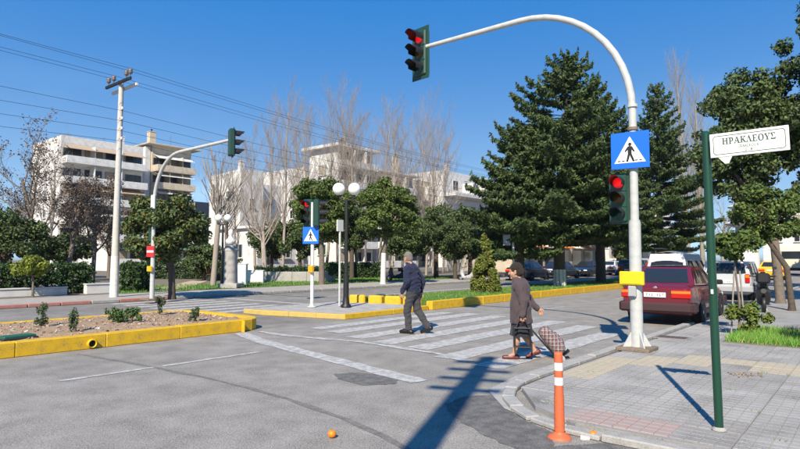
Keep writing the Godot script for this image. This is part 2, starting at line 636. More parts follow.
func blade(mb: MB, at: Vector3, h: float, w: float, pale := 1.0) -> void:
	var a := rng.randf_range(0, TAU)
	var d := Vector3(cos(a), 0, sin(a)) * w
	var lean := Vector3(rng.randf_range(-.6, .6) * h, h, rng.randf_range(-.6, .6) * h)
	var b := rng.randf_range(.7, 1.35) * pale
	mb.col = Color(.085 * b, .20 * b, .022 * b) if rng.randf() < .85 else Color(.20 * b, .20 * b, .06 * b)
	mb.tri(at - d, at + d, at + lean)

# ---------- pavements ----------
func pave_inside(s: float, t: float) -> bool:
	if t > 3.40 or s < 5.42: return false
	return (s - 5.42) + (3.40 - t) * 1.05 > 1.12

func build_pavements() -> void:
	var b := MB.new()
	slab_poly(b, [[5.35, -40], [5.35, 2.28], [5.7, 2.86], [6.42, 3.41], [7.2, 3.46], [70, 3.46], [70, -40]], 0.0, PAVE - .018)
	var pave := obj("pavement", b, m_slab[3])
	structure(pave)
	# kerb round the corner, worn concrete
	kerb_run(pave, [[5.25, -8], [5.25, 1.95]], .15, PAVE + .004, m_kerb, .8)
	# dropped kerb round the corner, almost flush with the road
	kerb_run(pave, [[5.25, 1.95], [5.28, 2.32], [5.41, 2.66], [5.66, 2.98], [5.98, 3.26], [6.36, 3.44], [6.78, 3.54], [7.2, 3.56]], .15, PAVE - .012, m_kerb, .42)
	kerb_run(pave, [[7.2, 3.56], [9.2, 3.56]], .15, PAVE - .008, m_kerb, .8)
	var ap := MB.new()
	flat_poly(ap, [[5.2, 2.3], [5.25, 2.55], [5.55, 3.15], [6.2, 3.75], [7.2, 3.9], [9.6, 3.85], [9.6, 3.6], [7.2, 3.6], [6.3, 3.52], [5.6, 2.95], [5.27, 2.35]], .011)
	obj("kerb_apron", ap, m_kerb, pave)
	kerb_run(pave, [[9.2, 3.56], [60, 3.56]], .15, PAVE + .004, m_kerb, .95)
	var fill := MB.new()
	slab_poly(fill, [[5.36, 1.0], [5.36, 2.27], [5.69, 2.86], [6.40, 3.39], [7.2, 3.44], [9.2, 3.44], [9.2, 1.0]], .0, PAVE - .007)
	obj("corner_bedding", fill, m_slab[1], pave)
	# slabs, one mesh in four tones, some worn ramps in pink and yellow
	var sz := .48
	var one := MB.new()
	one.box(Vector3(0, -.004, 0), Vector3(sz - .009, .042, sz - .009), .004)
	for a in 4:
		for c in 4:
			one.box(Vector3((a - 1.5) * .117, .0185, (c - 1.5) * .117), Vector3(.109, .013, .109), .003)
	var mesh := one.done()
	var m_pink := MT(noise_tex(256, [C(.25, .24, .225), C(.32, .285, .265), C(.36, .25, .23), C(.40, .225, .205)], .03, .2, .5, .5, 101), 1.0, .9)
	var m_tact := MT(noise_tex(256, [C(.27, .255, .23), C(.35, .325, .27), C(.42, .36, .25), C(.46, .38, .23)], .03, .2, .5, .5, 103), 1.0, .9)
	var n := 0
	for i in 22:
		for j in 9:
			var s := 5.66 + i * sz
			var t := 3.16 - j * sz
			if not pave_inside(s + .18, t + .18) and not pave_inside(s, t): continue
			if s > 15.6: continue
			if s > 12.2 and s < 14.8 and t < 2.35 and t > .9: continue     # tree pit
			var m: Material = m_slab[rng.randi() % 4]
			if i == 0 and j in [2, 3]: m = m_pink
			if (i in [8, 9] and j > 0) or (j == 0 and i in [4, 5, 6, 7]) or (j == 1 and i in [6, 7]):
				if rng.randf() < .75: m = m_tact
			var o := obj("paving_slab", mesh, m, pave, S(s, t, PAVE - .024 + rng.randf_range(-.003, .003)))
			o.rotation = Vector3(rng.randf_range(-.010, .010), rng.randf_range(-.010, .010), rng.randf_range(-.010, .010))
			n += 1
	# the plain pavement farther on
	var far := MB.new()
	slab_poly(far, [[15.9, -40], [15.9, 3.4], [70, 3.4], [70, -40]], 0.0, PAVE)
	structure(obj("pavement_beyond", far, m_slab[1]))
	var side := MB.new()
	slab_poly(side, [[5.4, -40], [5.4, -1.0], [15.9, -1.0], [15.9, -40]], 0.0, PAVE)
	structure(obj("pavement_side", side, m_slab[0]))
	var beh := MB.new()
	slab_poly(beh, [[-30, -40], [-30, 3.4], [-1.6, 3.4], [-1.0, 2.6], [-1.0, -40]], 0.0, PAVE)
	structure(obj("pavement_behind", beh, m_slab[2]))
	# far pavement and park
	var fp := MB.new()
	slab_poly(fp, [[-60, 21.85], [-60, 25.0], [130, 25.0], [130, 21.85]], 0.0, .12)
	var far_pave := obj("far_pavement", fp, MT(noise_tex(256, [C(.22, .20, .17), C(.34, .315, .275), C(.42, .39, .35)], .02, .2, .5, .4, 107), 2.3, .92))
	structure(far_pave)
	var m_red := MT(noise_tex(256, [C(.34, .30, .27), C(.38, .17, .14), C(.42, .10, .08)], .03, .2, .5, .4, 109), 1.3, .85)
	var k := 0
	for s in range(-6, 60):
		var o := MB.new()
		o.box(Vector3.ZERO, Vector3(.18, .125, .98), .02)
		obj("kerb_stone", o, m_red if s in [5, 6, 7, 8, 10, 11] else m_kerb, far_pave, S(s + .5, 21.76, .0625))
	var pk := MB.new()
	slab_poly(pk, [[-60, 25.0], [-60, 130], [160, 130], [160, 25.0]], 0.0, .10)
	structure(obj("park_ground", pk, m_earth))
	var lw := MB.new()
	flat_poly(lw, [[11.8, 25.4], [13.0, 25.2], [15.0, 26.0], [17.0, 25.3], [19.0, 25.3], [26, 25.3], [38, 25.3], [44, 30], [36, 34], [27, 31], [22, 31.5], [18, 30.2], [13, 33], [10, 33], [11.4, 29]], .112)
	structure(obj("lawn", lw, m_grass))
	var pth := MB.new()
	ribbon(pth, [S(11.0, 28.6), S(13.2, 27.0), S(15.0, 27.6), S(18.0, 31.0), S(22.0, 36.0)], 1.2, .118, .12)
	structure(obj("park_path", pth, MT(noise_tex(256, [C(.30, .23, .15), C(.46, .36, .25), C(.54, .44, .32)], .03, .2, .5, .4, 111), 2.0, .95)))
	var gb := MB.new()
	for q in 9000:
		var s := rng.randf_range(11.5, 38)
		var t := rng.randf_range(25.3, 31)
		blade(gb, S(s, t, .10), rng.randf_range(.05, .14), .02)
	tag(obj("lawn_grass", gb, m_leaf), "short green grass on the park lawn", "grass").set_meta("kind", "stuff")

# ---------- painted markings ----------
func mark(parent: Node, called: String, line: Array, width: float, jitter := .012, y := .006) -> void:
	var mb := MB.new()
	var pts := []
	for q in line: pts.append(S(q[0], q[1]))
	ribbon(mb, pts, width, y, jitter)
	obj(called, mb, m_paint, parent)

func build_markings() -> void:
	var road := get_node("road")
	var ends := [[9.0, 8.9, 14.6], [8.05, 8.55, 14.4], [7.12, 8.35, 14.3], [6.2, 8.25, 14.2], [5.2, 7.75, 13.6], [4.3, 7.5, 12.6]]
	for e in ends: mark(road, "zebra_stripe", [[e[1], e[0] + .25], [e[2], e[0] + .25]], .5, .02)
	mark(road, "zebra_stripe", [[9.1, 10.05], [14.4, 10.05]], .42, .03)
	mark(road, "lane_line", [[3.1, 8.35], [4.36, 8.33]], .11)
	mark(road, "lane_line", [[4.50, 8.31], [6.25, 8.30]], .11)
	mark(road, "lane_line", [[16.3, 8.25], [18.6, 8.25]], .12)
	mark(road, "lane_line", [[23.5, 8.25], [26.5, 8.25]], .12)
	mark(road, "lane_line", [[31.5, 8.25], [34.5, 8.25]], .12)
	mark(road, "stop_line", [[7.55, 10.7], [7.08, 9.41], [6.07, 4.69]], .30, .02)
	mark(road, "old_stop_line", [[7.95, 10.6], [7.9, 9.6], [8.22, 7.81], [8.05, 5.86], [7.75, 5.0]], .17, .03, .0085)
	for k in 7:
		mark(road, "zebra_stripe", [[9.4, 15.3 + k * .95], [12.9, 15.3 + k * .95]], .5, .02)
	mark(road, "lane_line", [[15.0, 18.2], [22, 18.2]], .14)
	mark(road, "stop_line", [[13.8, 15.0], [13.8, 21.4]], .3)

# ---------- buildings ----------
func dep(px: float, z: float, y := 0.1) -> Vector3:     # the spot at depth z under a column of the photograph
	var p := Basis(Vector3.UP, deg_to_rad(ROAD_TURN)) * Vector3((px - 400.0) / FOCAL * z, 0, -z)
	return Vector3(p.x, y, p.z)

func window_part(parent: Node3D, at: Vector3, w: float, h: float, face: String, shutter := false, mf: Material = null) -> void:
	# face "x" looks towards the road, face "z" looks back along it
	var turn := PI / 2 if face == "x" else 0.0
	var fr := MB.new()
	var k := .07
	fr.box(Vector3(0, h * .5 - k * .5, 0), Vector3(w, k, .1)); fr.box(Vector3(0, -h * .5 + k * .5, 0), Vector3(w, k, .1))
	for sx in [-1, 1]: fr.box(Vector3(sx * (w * .5 - k * .5), 0, 0), Vector3(k, h - k * 2, .1))
	fr.box(Vector3.ZERO, Vector3(k * .7, h - k * 2, .08))
	var o := obj("window", fr, mf if mf else M(.55, .53, .48, .6), parent, at, turn)
	var pn := MB.new()
	pn.box(Vector3.ZERO, Vector3(w - k * 2, h - k * 2, .03))
	obj("pane", pn, m_window, o)
	if shutter:
		var sh := MB.new()
		for q in int(h / .16): sh.box(Vector3(0, h * .5 - k - .08 - q * .16, .03), Vector3(w - k * 2, .13, .02))
		obj("shutter", sh, M(.42, .36, .27, .7), o)
	var sl := MB.new()
	sl.box(Vector3(0, -h * .5 - .05, .08), Vector3(w + .16, .08, .3))
	obj("sill", sl, M(.6, .59, .56, .8), o)

func house(called: String, label: String, s0: float, s1: float, t0: float, t1: float, h: float, m: Material, group := "") -> Node3D:
	var b := thing(called, label, "building", S((s0 + s1) * .5, (t0 + t1) * .5), 0.0, group)
	var w := MB.new()
	w.box(Vector3(0, h * .5, 0), Vector3(t1 - t0, h, s1 - s0))
	obj("wall", w, m, b)
	b.set_meta("span", [s0, s1, t0, t1, h])
	return b

func loc(b: Node3D, s: float, t: float, y: float) -> Vector3:
	return S(s, t, y) - b.position

func roof_slab(b: Node3D, over: float, m: Material, thick := .3, up := 0.0) -> MeshInstance3D:
	var q = b.get_meta("span")
	var r := MB.new()
	r.box(Vector3(0, q[4] + thick * .5 + up, 0), Vector3(q[3] - q[2] + over * 2, thick, q[1] - q[0] + over * 2), .03)
	return obj("roof", r, m, b)

func parapet_ring(b: Node3D, h: float, m: Material) -> MeshInstance3D:
	var q = b.get_meta("span")
	var r := MB.new()
	var w: float = q[3] - q[2]
	var d: float = q[1] - q[0]
	for sg in [-1, 1]:
		r.box(Vector3(sg * (w * .5 - .12), q[4] + h * .5, 0), Vector3(.26, h, d + .02))
		r.box(Vector3(0, q[4] + h * .5, sg * (d * .5 - .12)), Vector3(w - .5, h - .006, .26))
	return obj("roof_parapet", r, m, b)

func chimney(b: Node3D, s: float, t: float, y: float, w: float, h: float, m: Material, pot := true) -> void:
	var c := MB.new()
	c.box(Vector3(0, h * .5, 0), Vector3(w, h, w), .02)
	c.box(Vector3(0, h + .06, 0), Vector3(w + .15, .12, w + .15), .02)
	var o := obj("chimney", c, m, b, loc(b, s, t, y))
	if pot:
		var k := MB.new()
		k.lathe([[.12, h + .1], [.12, h + .5], [.2, h + .52], [.2, h + .6], [0, h + .62]], 8)
		obj("chimney_pot", k, m_black, o)

func facade(b: Node3D, n: int, hs: float, bays: int, opts := {}) -> void:
	# storeys of doors and balconies on the face towards the road
	var q = b.get_meta("span")
	var base: float = opts.get("base", q[4] - n * hs)
	var bay: float = (q[1] - q[0]) / bays
	for k in n:
		var y: float = base + k * hs
		if opts.get("balcony", true):
			_bal(b, q[0] + .1, q[1] - .1, q[2], y, opts, hs)
		for j in bays:
			window_part(b, loc(b, q[0] + (j + .5) * bay, q[2] - .03, y + 1.15), minf(bay * .84, 3.0), 2.3, "x", (j + k) % 3 == 0, M(.16, .11, .075, .6))

func _bal(b: Node3D, s0: float, s1: float, t: float, y: float, opts: Dictionary, hs: float) -> void:
	var keep := b
	var mb := MB.new()
	var out: float = opts.get("out", 1.4)
	var ph: float = opts.get("parapet", .95)
	var ln := s1 - s0
	var m: Material = opts.get("m", m_plaster)
	mb.box(Vector3(out * .5, -.09, 0), Vector3(out, .18, ln), .02)
	var o := obj("balcony", mb, m, keep, loc(keep, (s0 + s1) * .5, t, y))
	var p := MB.new()
	if opts.get("rail", false):
		p.box(Vector3(out - .03, ph, 0), Vector3(.06, .06, ln))
		var n := int(ln / .22)
		for k in n: p.box(Vector3(out - .03, ph * .5, -ln * .5 + (k + .5) * ln / n), Vector3(.035, ph, .035))
	else:
		p.box(Vector3(out - .06, ph * .5, 0), Vector3(.12, ph, ln), .02)
	for sg in [-1, 1]: p.box(Vector3(out * .5 - .06, ph * .5, sg * (ln * .5 - .06)), Vector3(out - .13, ph - .006, .12))
	obj("parapet", p, opts.get("rail_m", M(.30, .28, .25, .6)) if opts.get("rail", false) else m, o)
	if opts.has("awning") and (not opts.has("some") or rng.randf() < opts.some):
		var a := MB.new()
		a.box(Vector3(out * .55, hs - .62, 0), Vector3(out * 1.15, .05, ln * .94), 0.0, Basis(Vector3(0, 0, 1), -.40))
		obj("awning", a, opts.awning, o)
	for k in 2:
		var dv := MB.new()
		dv.box(Vector3(out * .5 - .1, hs * .5 - .15, -ln * .5 + ln * (k + 1) / 3.0), Vector3(out - .3, hs - .35, .12))
		obj("partition", dv, m, o)

func build_buildings() -> void:
	# balconied white block at the left
	var a := house("apartment_block", "long white apartment block with stacked balcony bands behind the brown-leaved trees", 33.6, 46.0, 93, 104.5, 18.9, m_plaster)
	parapet_ring(a, 1.1, m_plaster)
	facade(a, 6, 3.0, 4, {"base": .9, "out": 2.1, "parapet": .9, "awning": M(.40, .30, .20, .9), "some": .5})
	chimney(a, 43.5, 95.5, 18.9, .8, 2.7, m_plaster)
	for k in 5: window_part(a, loc(a, 33.57, 98.5, 2.5 + k * 3.0), 1.1, 1.3, "z")
	var tank := MB.new()
	tank.lathe([[0, 0], [.5, .02], [.5, 1.3], [0, 1.32]], 12)
	obj("water_tank", tank, m_galv, a, loc(a, 38, 100, 18.9))
	# taller cream block with deep shaded balconies
	var b := house("apartment_block", "tall cream apartment block with deep open balconies and a corner chimney", 49.6, 57.0, 97, 108, 20.6, m_cream)
	parapet_ring(b, .8, m_cream)
	facade(b, 6, 3.05, 3, {"base": 1.7, "out": 1.9, "parapet": .95, "m": m_cream, "awning": M(.62, .60, .55, .9)})
	roof_slab(b, 1.3, m_cream, .22, .8)
	chimney(b, 49.9, 98.0, 20.6, 1.1, 3.2, m_cream)
	# rounded white stair wing on its left
	var w := house("stair_wing", "plain white block with rounded roof line between two apartment blocks", 48.6, 49.5, 97.4, 107, 18.6, m_plaster)
	var cur := MB.new()
	var poly := PackedVector2Array([Vector2(-4.8, 18.6)])
	poly.push_back(Vector2(4.8, 18.6))
	for k in 9: poly.push_back(Vector2(4.8 - k * 9.6 / 8.0, 18.9 + 2.2 * sqrt(1.0 - pow(k / 8.0, 2.2))))
	cur.xf = Transform3D(Basis.IDENTITY, Vector3(0, 0, .45))
	cur.prism(poly, .9)
	obj("roof_gable", cur, m_plaster, w)
	# plain white gabled house
	var c := house("white_house", "plain windowless white house standing left of the bare pollarded tree", 44.6, 48.2, 63.8, 71, 12.8, m_plaster)
	var ro := MB.new()
	var gp := PackedVector2Array([Vector2(-3.6, 12.8), Vector2(3.6, 12.8), Vector2(3.6, 13.35), Vector2(-3.6, 12.95)])
	ro.xf = Transform3D(Basis.IDENTITY, Vector3(0, 0, 1.8))
	ro.prism(gp, 3.6)
	obj("roof", ro, m_plaster, c)
	chimney(c, 45.2, 64.6, 13.2, .6, 1.2, m_plaster, false)
	window_part(c, loc(c, 44.57, 66.6, 10.2), .7, .9, "z")
	window_part(c, loc(c, 46.4, 63.77, 9.0), .9, 1.2, "x")
	# grey building set back behind it
	var c2 := house("grey_house", "shaded grey flank of a building behind the plain white house", 48.3, 53, 66.0, 76, 12.0, m_plaster)
	for k in 3: window_part(c2, loc(c2, 50.6, 65.97, 3.0 + 3.0 * k), 1.2, 1.3, "x")
	# low house with a balcony seen under the orange tree
	var l := house("low_house", "low white two-storey house with a long terrace beyond the hedge", 33.0, 45.5, 75, 84, 6.9, m_plaster)
	facade(l, 2, 3.1, 5, {"base": .7, "out": 1.5, "parapet": .9, "awning": M(.10, .22, .16, .9), "some": .5})
	roof_slab(l, .8, m_plaster, .25)
	# dark roofed house between
	var l2 := house("dark_house", "house with dark tiled roof between the cream block and the white house", 57.5, 64, 100, 110, 12.5, M(.30, .25, .21, .9))
	var rr := MB.new()
	rr.xf = Transform3D(Basis(Vector3.UP, PI / 2), Vector3(-5.5, 0, 0))
	rr.prism(PackedVector2Array([Vector2(-4, 12.5), Vector2(4, 12.5), Vector2(0, 15)]), 11)
	obj("roof", rr, M(.16, .12, .10, .9), l2)
	for k in 2: window_part(l2, loc(l2, 60.5, 99.97, 7.0 + 3.0 * k), 1.3, 1.3, "x")
	# long white wall building
	var d2 := house("white_block", "long white block stepping back behind the bare poplars", 60.2, 67, 69.0, 92, 15.6, m_plaster)
	parapet_ring(d2, .5, m_plaster)
	for k in 4:
		for j in 3: window_part(d2, loc(d2, 60.17, 72 + j * 6.0, 2.5 + 3.1 * k), 1.3, 1.4, "z", j == 1)
	# the house with broad eaves
	var d := house("eaves_house", "white house with broad overhanging eaves and a solar panel on its roof", 59.7, 67.2, 61.2, 67.6, 18.2, m_plaster)
	roof_slab(d, .9, m_plaster, .45)
	facade(d, 6, 3.0, 2, {"base": .3, "out": 1.3, "parapet": .9})
	for k in 5: window_part(d, loc(d, 59.67, 64.6, 3.0 + 3.0 * k), 1.6, 1.5, "z", k == 4, M(.05, .22, .14, .6))
	var sp := MB.new()
	sp.box(Vector3(0, .9, 0), Vector3(2.2, .08, 1.5), 0.0, Basis(Vector3(0, 0, 1), .6))
	sp.box(Vector3(.5, .4, 0), Vector3(.06, .9, 1.2)); sp.box(Vector3(-.6, .25, 0), Vector3(.06, .5, 1.2))
	obj("solar_panel", sp, M(.03, .04, .07, .2), d, loc(d, 63, 64, 18.65))
	var e := house("terraced_block", "white block with projecting roof terrace right of the eaves house", 68, 77, 61.0, 70, 15.4, m_plaster)
	facade(e, 5, 3.0, 3, {"base": .4, "out": 1.4, "parapet": .9, "awning": M(.45, .36, .24, .9), "some": .6})
	roof_slab(e, 1.0, m_plaster, .3)
	chimney(e, 75, 63, 15.7, .9, 3.2, m_cream)
	var e2 := house("set_back_block", "cream block with roof clutter set back between the white blocks", 77.5, 88, 64, 75, 15.2, m_cream)
	facade(e2, 5, 3.0, 4, {"base": .2, "out": 1.2, "parapet": .9, "rail": true})
	parapet_ring(e2, .6, m_cream)
	chimney(e2, 80, 66, 15.2, .7, 1.6, m_cream)
	for q in [[a, 36.0, 97.0, 18.9], [a, 41.0, 96.0, 18.9], [b, 54.0, 99.0, 21.6], [d, 65.5, 65.0, 18.65], [e, 70.0, 64.0, 15.7]]:
		var am := MB.new()
		am.tube([Vector3.ZERO, Vector3(0, 2.4, 0)], .03, 5)
		for j in 4: am.tube([Vector3(-.45, 1.4 + j * .26, 0), Vector3(.45, 1.4 + j * .26, 0)], .015, 4)
		obj("aerial", am, M(.2, .2, .2, .5, .6), q[0], loc(q[0], q[1], q[2], q[3]), q[1])
	for k in 3:
		var mast := MB.new()
		mast.tube([Vector3.ZERO, Vector3(0, 2.6, 0)], .035, 5)
		for j in 4: mast.tube([Vector3(-.5, 1.5 + j * .28, 0), Vector3(.5, 1.5 + j * .28, 0)], .02, 4)
		obj("aerial", mast, M(.2, .2, .2, .5, .6), e2, loc(e2, 79 + k * 3.1, 65.5, 15.2), k * .7)
	var f := house("terrace_house", "white house with a wide terrace and one square window beside the big conifer", 86, 106, 61, 72, 17.3, m_plaster)
	parapet_ring(f, .5, m_plaster)
	window_part(f, loc(f, 90, 60.97, 15.3), 1.8, 1.9, "x")
	window_part(f, loc(f, 97, 60.97, 15.3), 1.8, 1.9, "x")
	_bal(f, 86.2, 105, 61, 13.2, {"out": 2.6, "parapet": .5}, 3.0)
	for k in 4:
		for j in 5: window_part(f, loc(f, 88 + j * 4.0, 60.97, 1.7 + 3.0 * k), 1.8, 2.0, "x", (j + k) % 2 == 0)
	chimney(f, 88.6, 62, 17.3, .8, 1.8, m_plaster, false)
	# one-storey building behind the park
	var g := house("park_pavilion", "one-storey white park building with a flat cornice behind the grey wall", 34.5, 41, 46.5, 53, 4.6, m_plaster)
	roof_slab(g, .35, m_plaster, .25)
	for k in 3: window_part(g, loc(g, 36 + k * 2.0, 46.47, 2.4), 1.2, 1.4, "x")
	window_part(g, loc(g, 34.47, 49.5, 2.4), 1.4, 1.4, "z")
	# shops along the far side of the road, under the trees
	var h := house("shop_row", "beige shop row with orange trim behind the parked cars under the conifers", 60, 84, 31, 42, 5.2, m_cream)
	roof_slab(h, .5, m_plaster, .3)
	for k in 6:
		var sh := MB.new()
		sh.box(Vector3.ZERO, Vector3(.08, 2.5, 2.8))
		obj("shop_window", sh, m_window, h, loc(h, 62 + k * 4.0, 30.97, 1.45))
		var tr := MB.new()
		tr.box(Vector3.ZERO, Vector3(.9, .07, 3.2), 0.0, Basis(Vector3(0, 0, 1), -.3))
		obj("awning", tr, M(.62, .20, .03, .8) if k % 2 == 0 else M(.70, .68, .62, .8), h, loc(h, 62 + k * 4.0, 30.6, 3.1))
	var h2 := house("street_block", "pale block far along the street behind the tall conifers", 86, 120, 31, 44, 10.5, m_plaster)
	facade(h2, 3, 3.1, 7, {"base": .8, "out": 1.2, "parapet": .9})
	var r1 := house("corner_block", "white block far down the road behind the taxi", 120, 140, 2.0, 16, 11.0, m_plaster)
	for k in 3:
		for j in 4: window_part(r1, loc(r1, 119.97, 4.0 + j * 3.3, 2.4 + 3.0 * k), 1.6, 1.7, "z", (k + j) % 2 == 0)
	roof_slab(r1, .5, m_plaster, .3)
	var r2 := house("roadside_block", "cream block on the right side of the road beyond the street trees", 62, 100, -18, 1.5, 9.0, m_cream)
	for k in 2:
		for j in 8:
			var fr := MB.new()
			fr.box(Vector3.ZERO, Vector3(.06, 1.6, 1.6))
			obj("window", fr, m_window, r2, loc(r2, 64 + j * 4.6, 1.53, 3.0 + 3.2 * k))
	for j in 5: window_part(r2, loc(r2, 61.97, -14 + j * 3.4, 4.2), 1.5, 1.6, "z", j % 2 == 0)
	roof_slab(r2, .6, m_plaster, .3)
	# air-conditioning units on the walls
	for q in [[a, 33.25, 96.2, 8.0], [a, 33.25, 101.0, 11.2], [b, 49.3, 100.5, 14.0], [d2, 59.9, 75.0, 9.6], [d2, 59.9, 81.0, 12.4], [d, 59.4, 63.0, 12.6], [c, 44.3, 69.0, 7.4]]:
		var ac := MB.new()
		ac.box(Vector3.ZERO, Vector3(.85, .6, .34), .02)
		for k in 5: ac.box(Vector3(-.1, -.2 + k * .1, .175), Vector3(.5, .03, .02))
		obj("air_conditioner", ac, M(.55, .55, .53, .6), q[0], loc(q[0], q[1] + .17, q[2], q[3]))
	for b0 in get_children():
		if b0.has_meta("span"): b0.remove_meta("span")

# ---------- vegetation ----------
# limbs that fork upwards; returns the tips
func grow(mb: MB, start: Vector3, dir: Vector3, ln: float, r: float, level: int, o: Dictionary, tips: Array) -> void:
	var segs := 4 if level == 0 else 3
	var pts := [start]
	var rad := [r]
	var p := start
	var d := dir.normalized()
	var end_r: float = r * o.get("taper", .45)
	for k in segs:
		var wob: float = o.get("wob", .16) * (.5 if level == 0 else 1.0)
		d = (d + Vector3(rng.randf_range(-wob, wob), rng.randf_range(-wob, wob) * .4 + o.get("up", .10) * (0.0 if level == 0 else 1.0), rng.randf_range(-wob, wob))).normalized()
		p += d * ln / segs
		pts.append(p)
		rad.append(lerpf(r, end_r, float(k + 1) / segs))
	mb.tube(pts, rad, 7 if level == 0 else (5 if level == 1 else 3), level < 2)
	if level >= int(o.levels):
		tips.append(p)
		return
	var kids: int = o.kids[level]
	for k in kids:
		var at: float = lerpf(o.first[level], 1.0, (k + rng.randf() * .7) / kids)
		var i := clampi(int(at * segs), 0, segs - 1)
		var f := at * segs - i
		var q: Vector3 = (pts[i] as Vector3).lerp(pts[i + 1], clampf(f, 0, 1))
		var rr := lerpf(rad[i], rad[i + 1], clampf(f, 0, 1))
		var ang := k * 2.4 + rng.randf_range(-.5, .5)
		var a1 := d.cross(Vector3.UP if absf(d.y) < .9 else Vector3.RIGHT).normalized()
		var a2 := a1.cross(d)
		var spread: float = o.spread[level] * rng.randf_range(.7, 1.3)
		var nd: Vector3 = d * cos(spread) + (a1 * cos(ang) + a2 * sin(ang)) * sin(spread)
		var l2: float = ln * o.ratio[level] * rng.randf_range(.65, 1.15) * (1.0 - o.get("cone", .35) * at)
		grow(mb, q, nd, l2, maxf(rr * o.get("thin", .55), .0072), level + 1, o, tips)
	tips.append(p)

# leaf-sized faces through clumps of [centre, radii]
func leaves(clumps: Array, n: int, size: float, cols: Array, shell := .45, long := 1.7, droop := 0.0) -> ArrayMesh:
	var v := PackedVector3Array(); var nn := PackedVector3Array(); var cc := PackedColorArray(); var ix := PackedInt32Array()
	v.resize(n * 4); nn.resize(n * 4); cc.resize(n * 4); ix.resize(n * 6)
	var acc := []
	var total := 0.0
	for q in clumps:
		total += q[1].x * q[1].y + q[1].y * q[1].z
		acc.append(total)
	for k in n:
		var w := rng.randf() * total
		var lo := acc.bsearch(w)
		var cl = clumps[mini(lo, clumps.size() - 1)]
		var dir := Vector3(rng.randfn(), rng.randfn(), rng.randfn()).normalized()
		var p: Vector3 = cl[0] + dir * (cl[1] as Vector3) * pow(rng.randf(), shell)
		var nrm := (dir * .7 + Vector3(rng.randfn(), rng.randfn() + .5, rng.randfn()) * .6).normalized()
		var a := nrm.cross(Vector3(rng.randfn(), rng.randfn(), rng.randfn())).normalized()
		a = (a + dir * .3 - Vector3(0, droop, 0)).normalized()
		var b := nrm.cross(a).normalized()
		var s := size * rng.randf_range(.6, 1.35)
		var i := k * 4
		v[i] = p - a * s * .5 * long
		v[i + 1] = p - b * s * .5
		v[i + 2] = p + a * s * .5 * long
		v[i + 3] = p + b * s * .5
		var q2 := a.cross(b)
		var col: Color = cols[rng.randi() % cols.size()]
		var br := rng.randf_range(.72, 1.3)
		col = Color(col.r * br, col.g * br, col.b * br)
		for j in 4:
			nn[i + j] = q2
			cc[i + j] = col
		var e := k * 6
		ix[e] = i; ix[e + 1] = i + 2; ix[e + 2] = i + 1; ix[e + 3] = i; ix[e + 4] = i + 3; ix[e + 5] = i + 2
	var arr := []
	arr.resize(Mesh.ARRAY_MAX)
	arr[Mesh.ARRAY_VERTEX] = v; arr[Mesh.ARRAY_NORMAL] = nn; arr[Mesh.ARRAY_COLOR] = cc; arr[Mesh.ARRAY_INDEX] = ix
	var m := ArrayMesh.new()
	m.add_surface_from_arrays(Mesh.PRIMITIVE_TRIANGLES, arr)
	return m

func clump_ball(centre: Vector3, rad: Vector3, n: int, cr: float) -> Array:
	var out := []
	for k in n:
		var d := Vector3(rng.randfn(), rng.randfn(), rng.randfn()).normalized()
		var f := pow(rng.randf(), .4)
		var r := cr * rng.randf_range(.6, 1.25)
		out.append([centre + d * rad * f * .86, Vector3(r, r * .78, r)])
	return out

func leafy_tree(called: String, label: String, at: Vector3, crown_c: Vector3, crown_r: Vector3, n: int, leaf: float, cols: Array, bark: Material, trunk_r: float, clumps := 26, cr := .5, wash := 0.0, group := "") -> Node3D:
	var t := thing(called, label, "tree", at, 0.0, group)
	var mb := MB.new()
	var tips := []
	var top := crown_c - Vector3(0, crown_r.y * .55, 0)
	mb.tube([Vector3(0, -.05, 0), Vector3(0, .15, 0), top * Vector3(.14, .55, .14), top], [trunk_r * 1.35, trunk_r * 1.05, trunk_r * .9, trunk_r * .75], 9)
	for k in 7:
		var d := Vector3(cos(k * 2.4), rng.randf_range(.6, 1.4), sin(k * 2.4)).normalized()
		grow(mb, top - Vector3(0, rng.randf() * .25, 0), d, crown_r.length() * .5, trunk_r * .42, 1, {"levels": 3, "kids": [3, 3, 2], "first": [.3, .35, .4], "spread": [.6, .6, .6], "ratio": [.6, .6, .6]}, tips)
	obj("trunk", mb, bark, t)
	if wash > 0.0:
		var w := MB.new()
		w.tube([Vector3(0, -.04, 0), Vector3(0, .15, 0), Vector3(top.x * .14, minf(wash, top.y * .55), top.z * .14)], [trunk_r * 1.35 + .008, trunk_r * 1.05 + .008, trunk_r * .95 + .008], 9, false)
		obj("whitewash", w, m_wash, t)
	var cl := clump_ball(crown_c, crown_r, clumps, cr)
	obj("crown", leaves(cl, n, leaf, cols), m_leaf, t)
	return t

func bare_tree(called: String, label: String, at: Vector3, h: float, r: float, bark: Material, o: Dictionary, group := "", lean := Vector3.ZERO) -> Node3D:
	var t := thing(called, label, "tree", at, 0.0, group)
	var mb := MB.new()
	var tips := []
	grow(mb, Vector3(0, -.05, 0), Vector3.UP + lean, h * o.get("bole", .6), r, 0, o, tips)
	obj("trunk", mb, bark, t)
	t.set_meta("tips", tips)
	return t

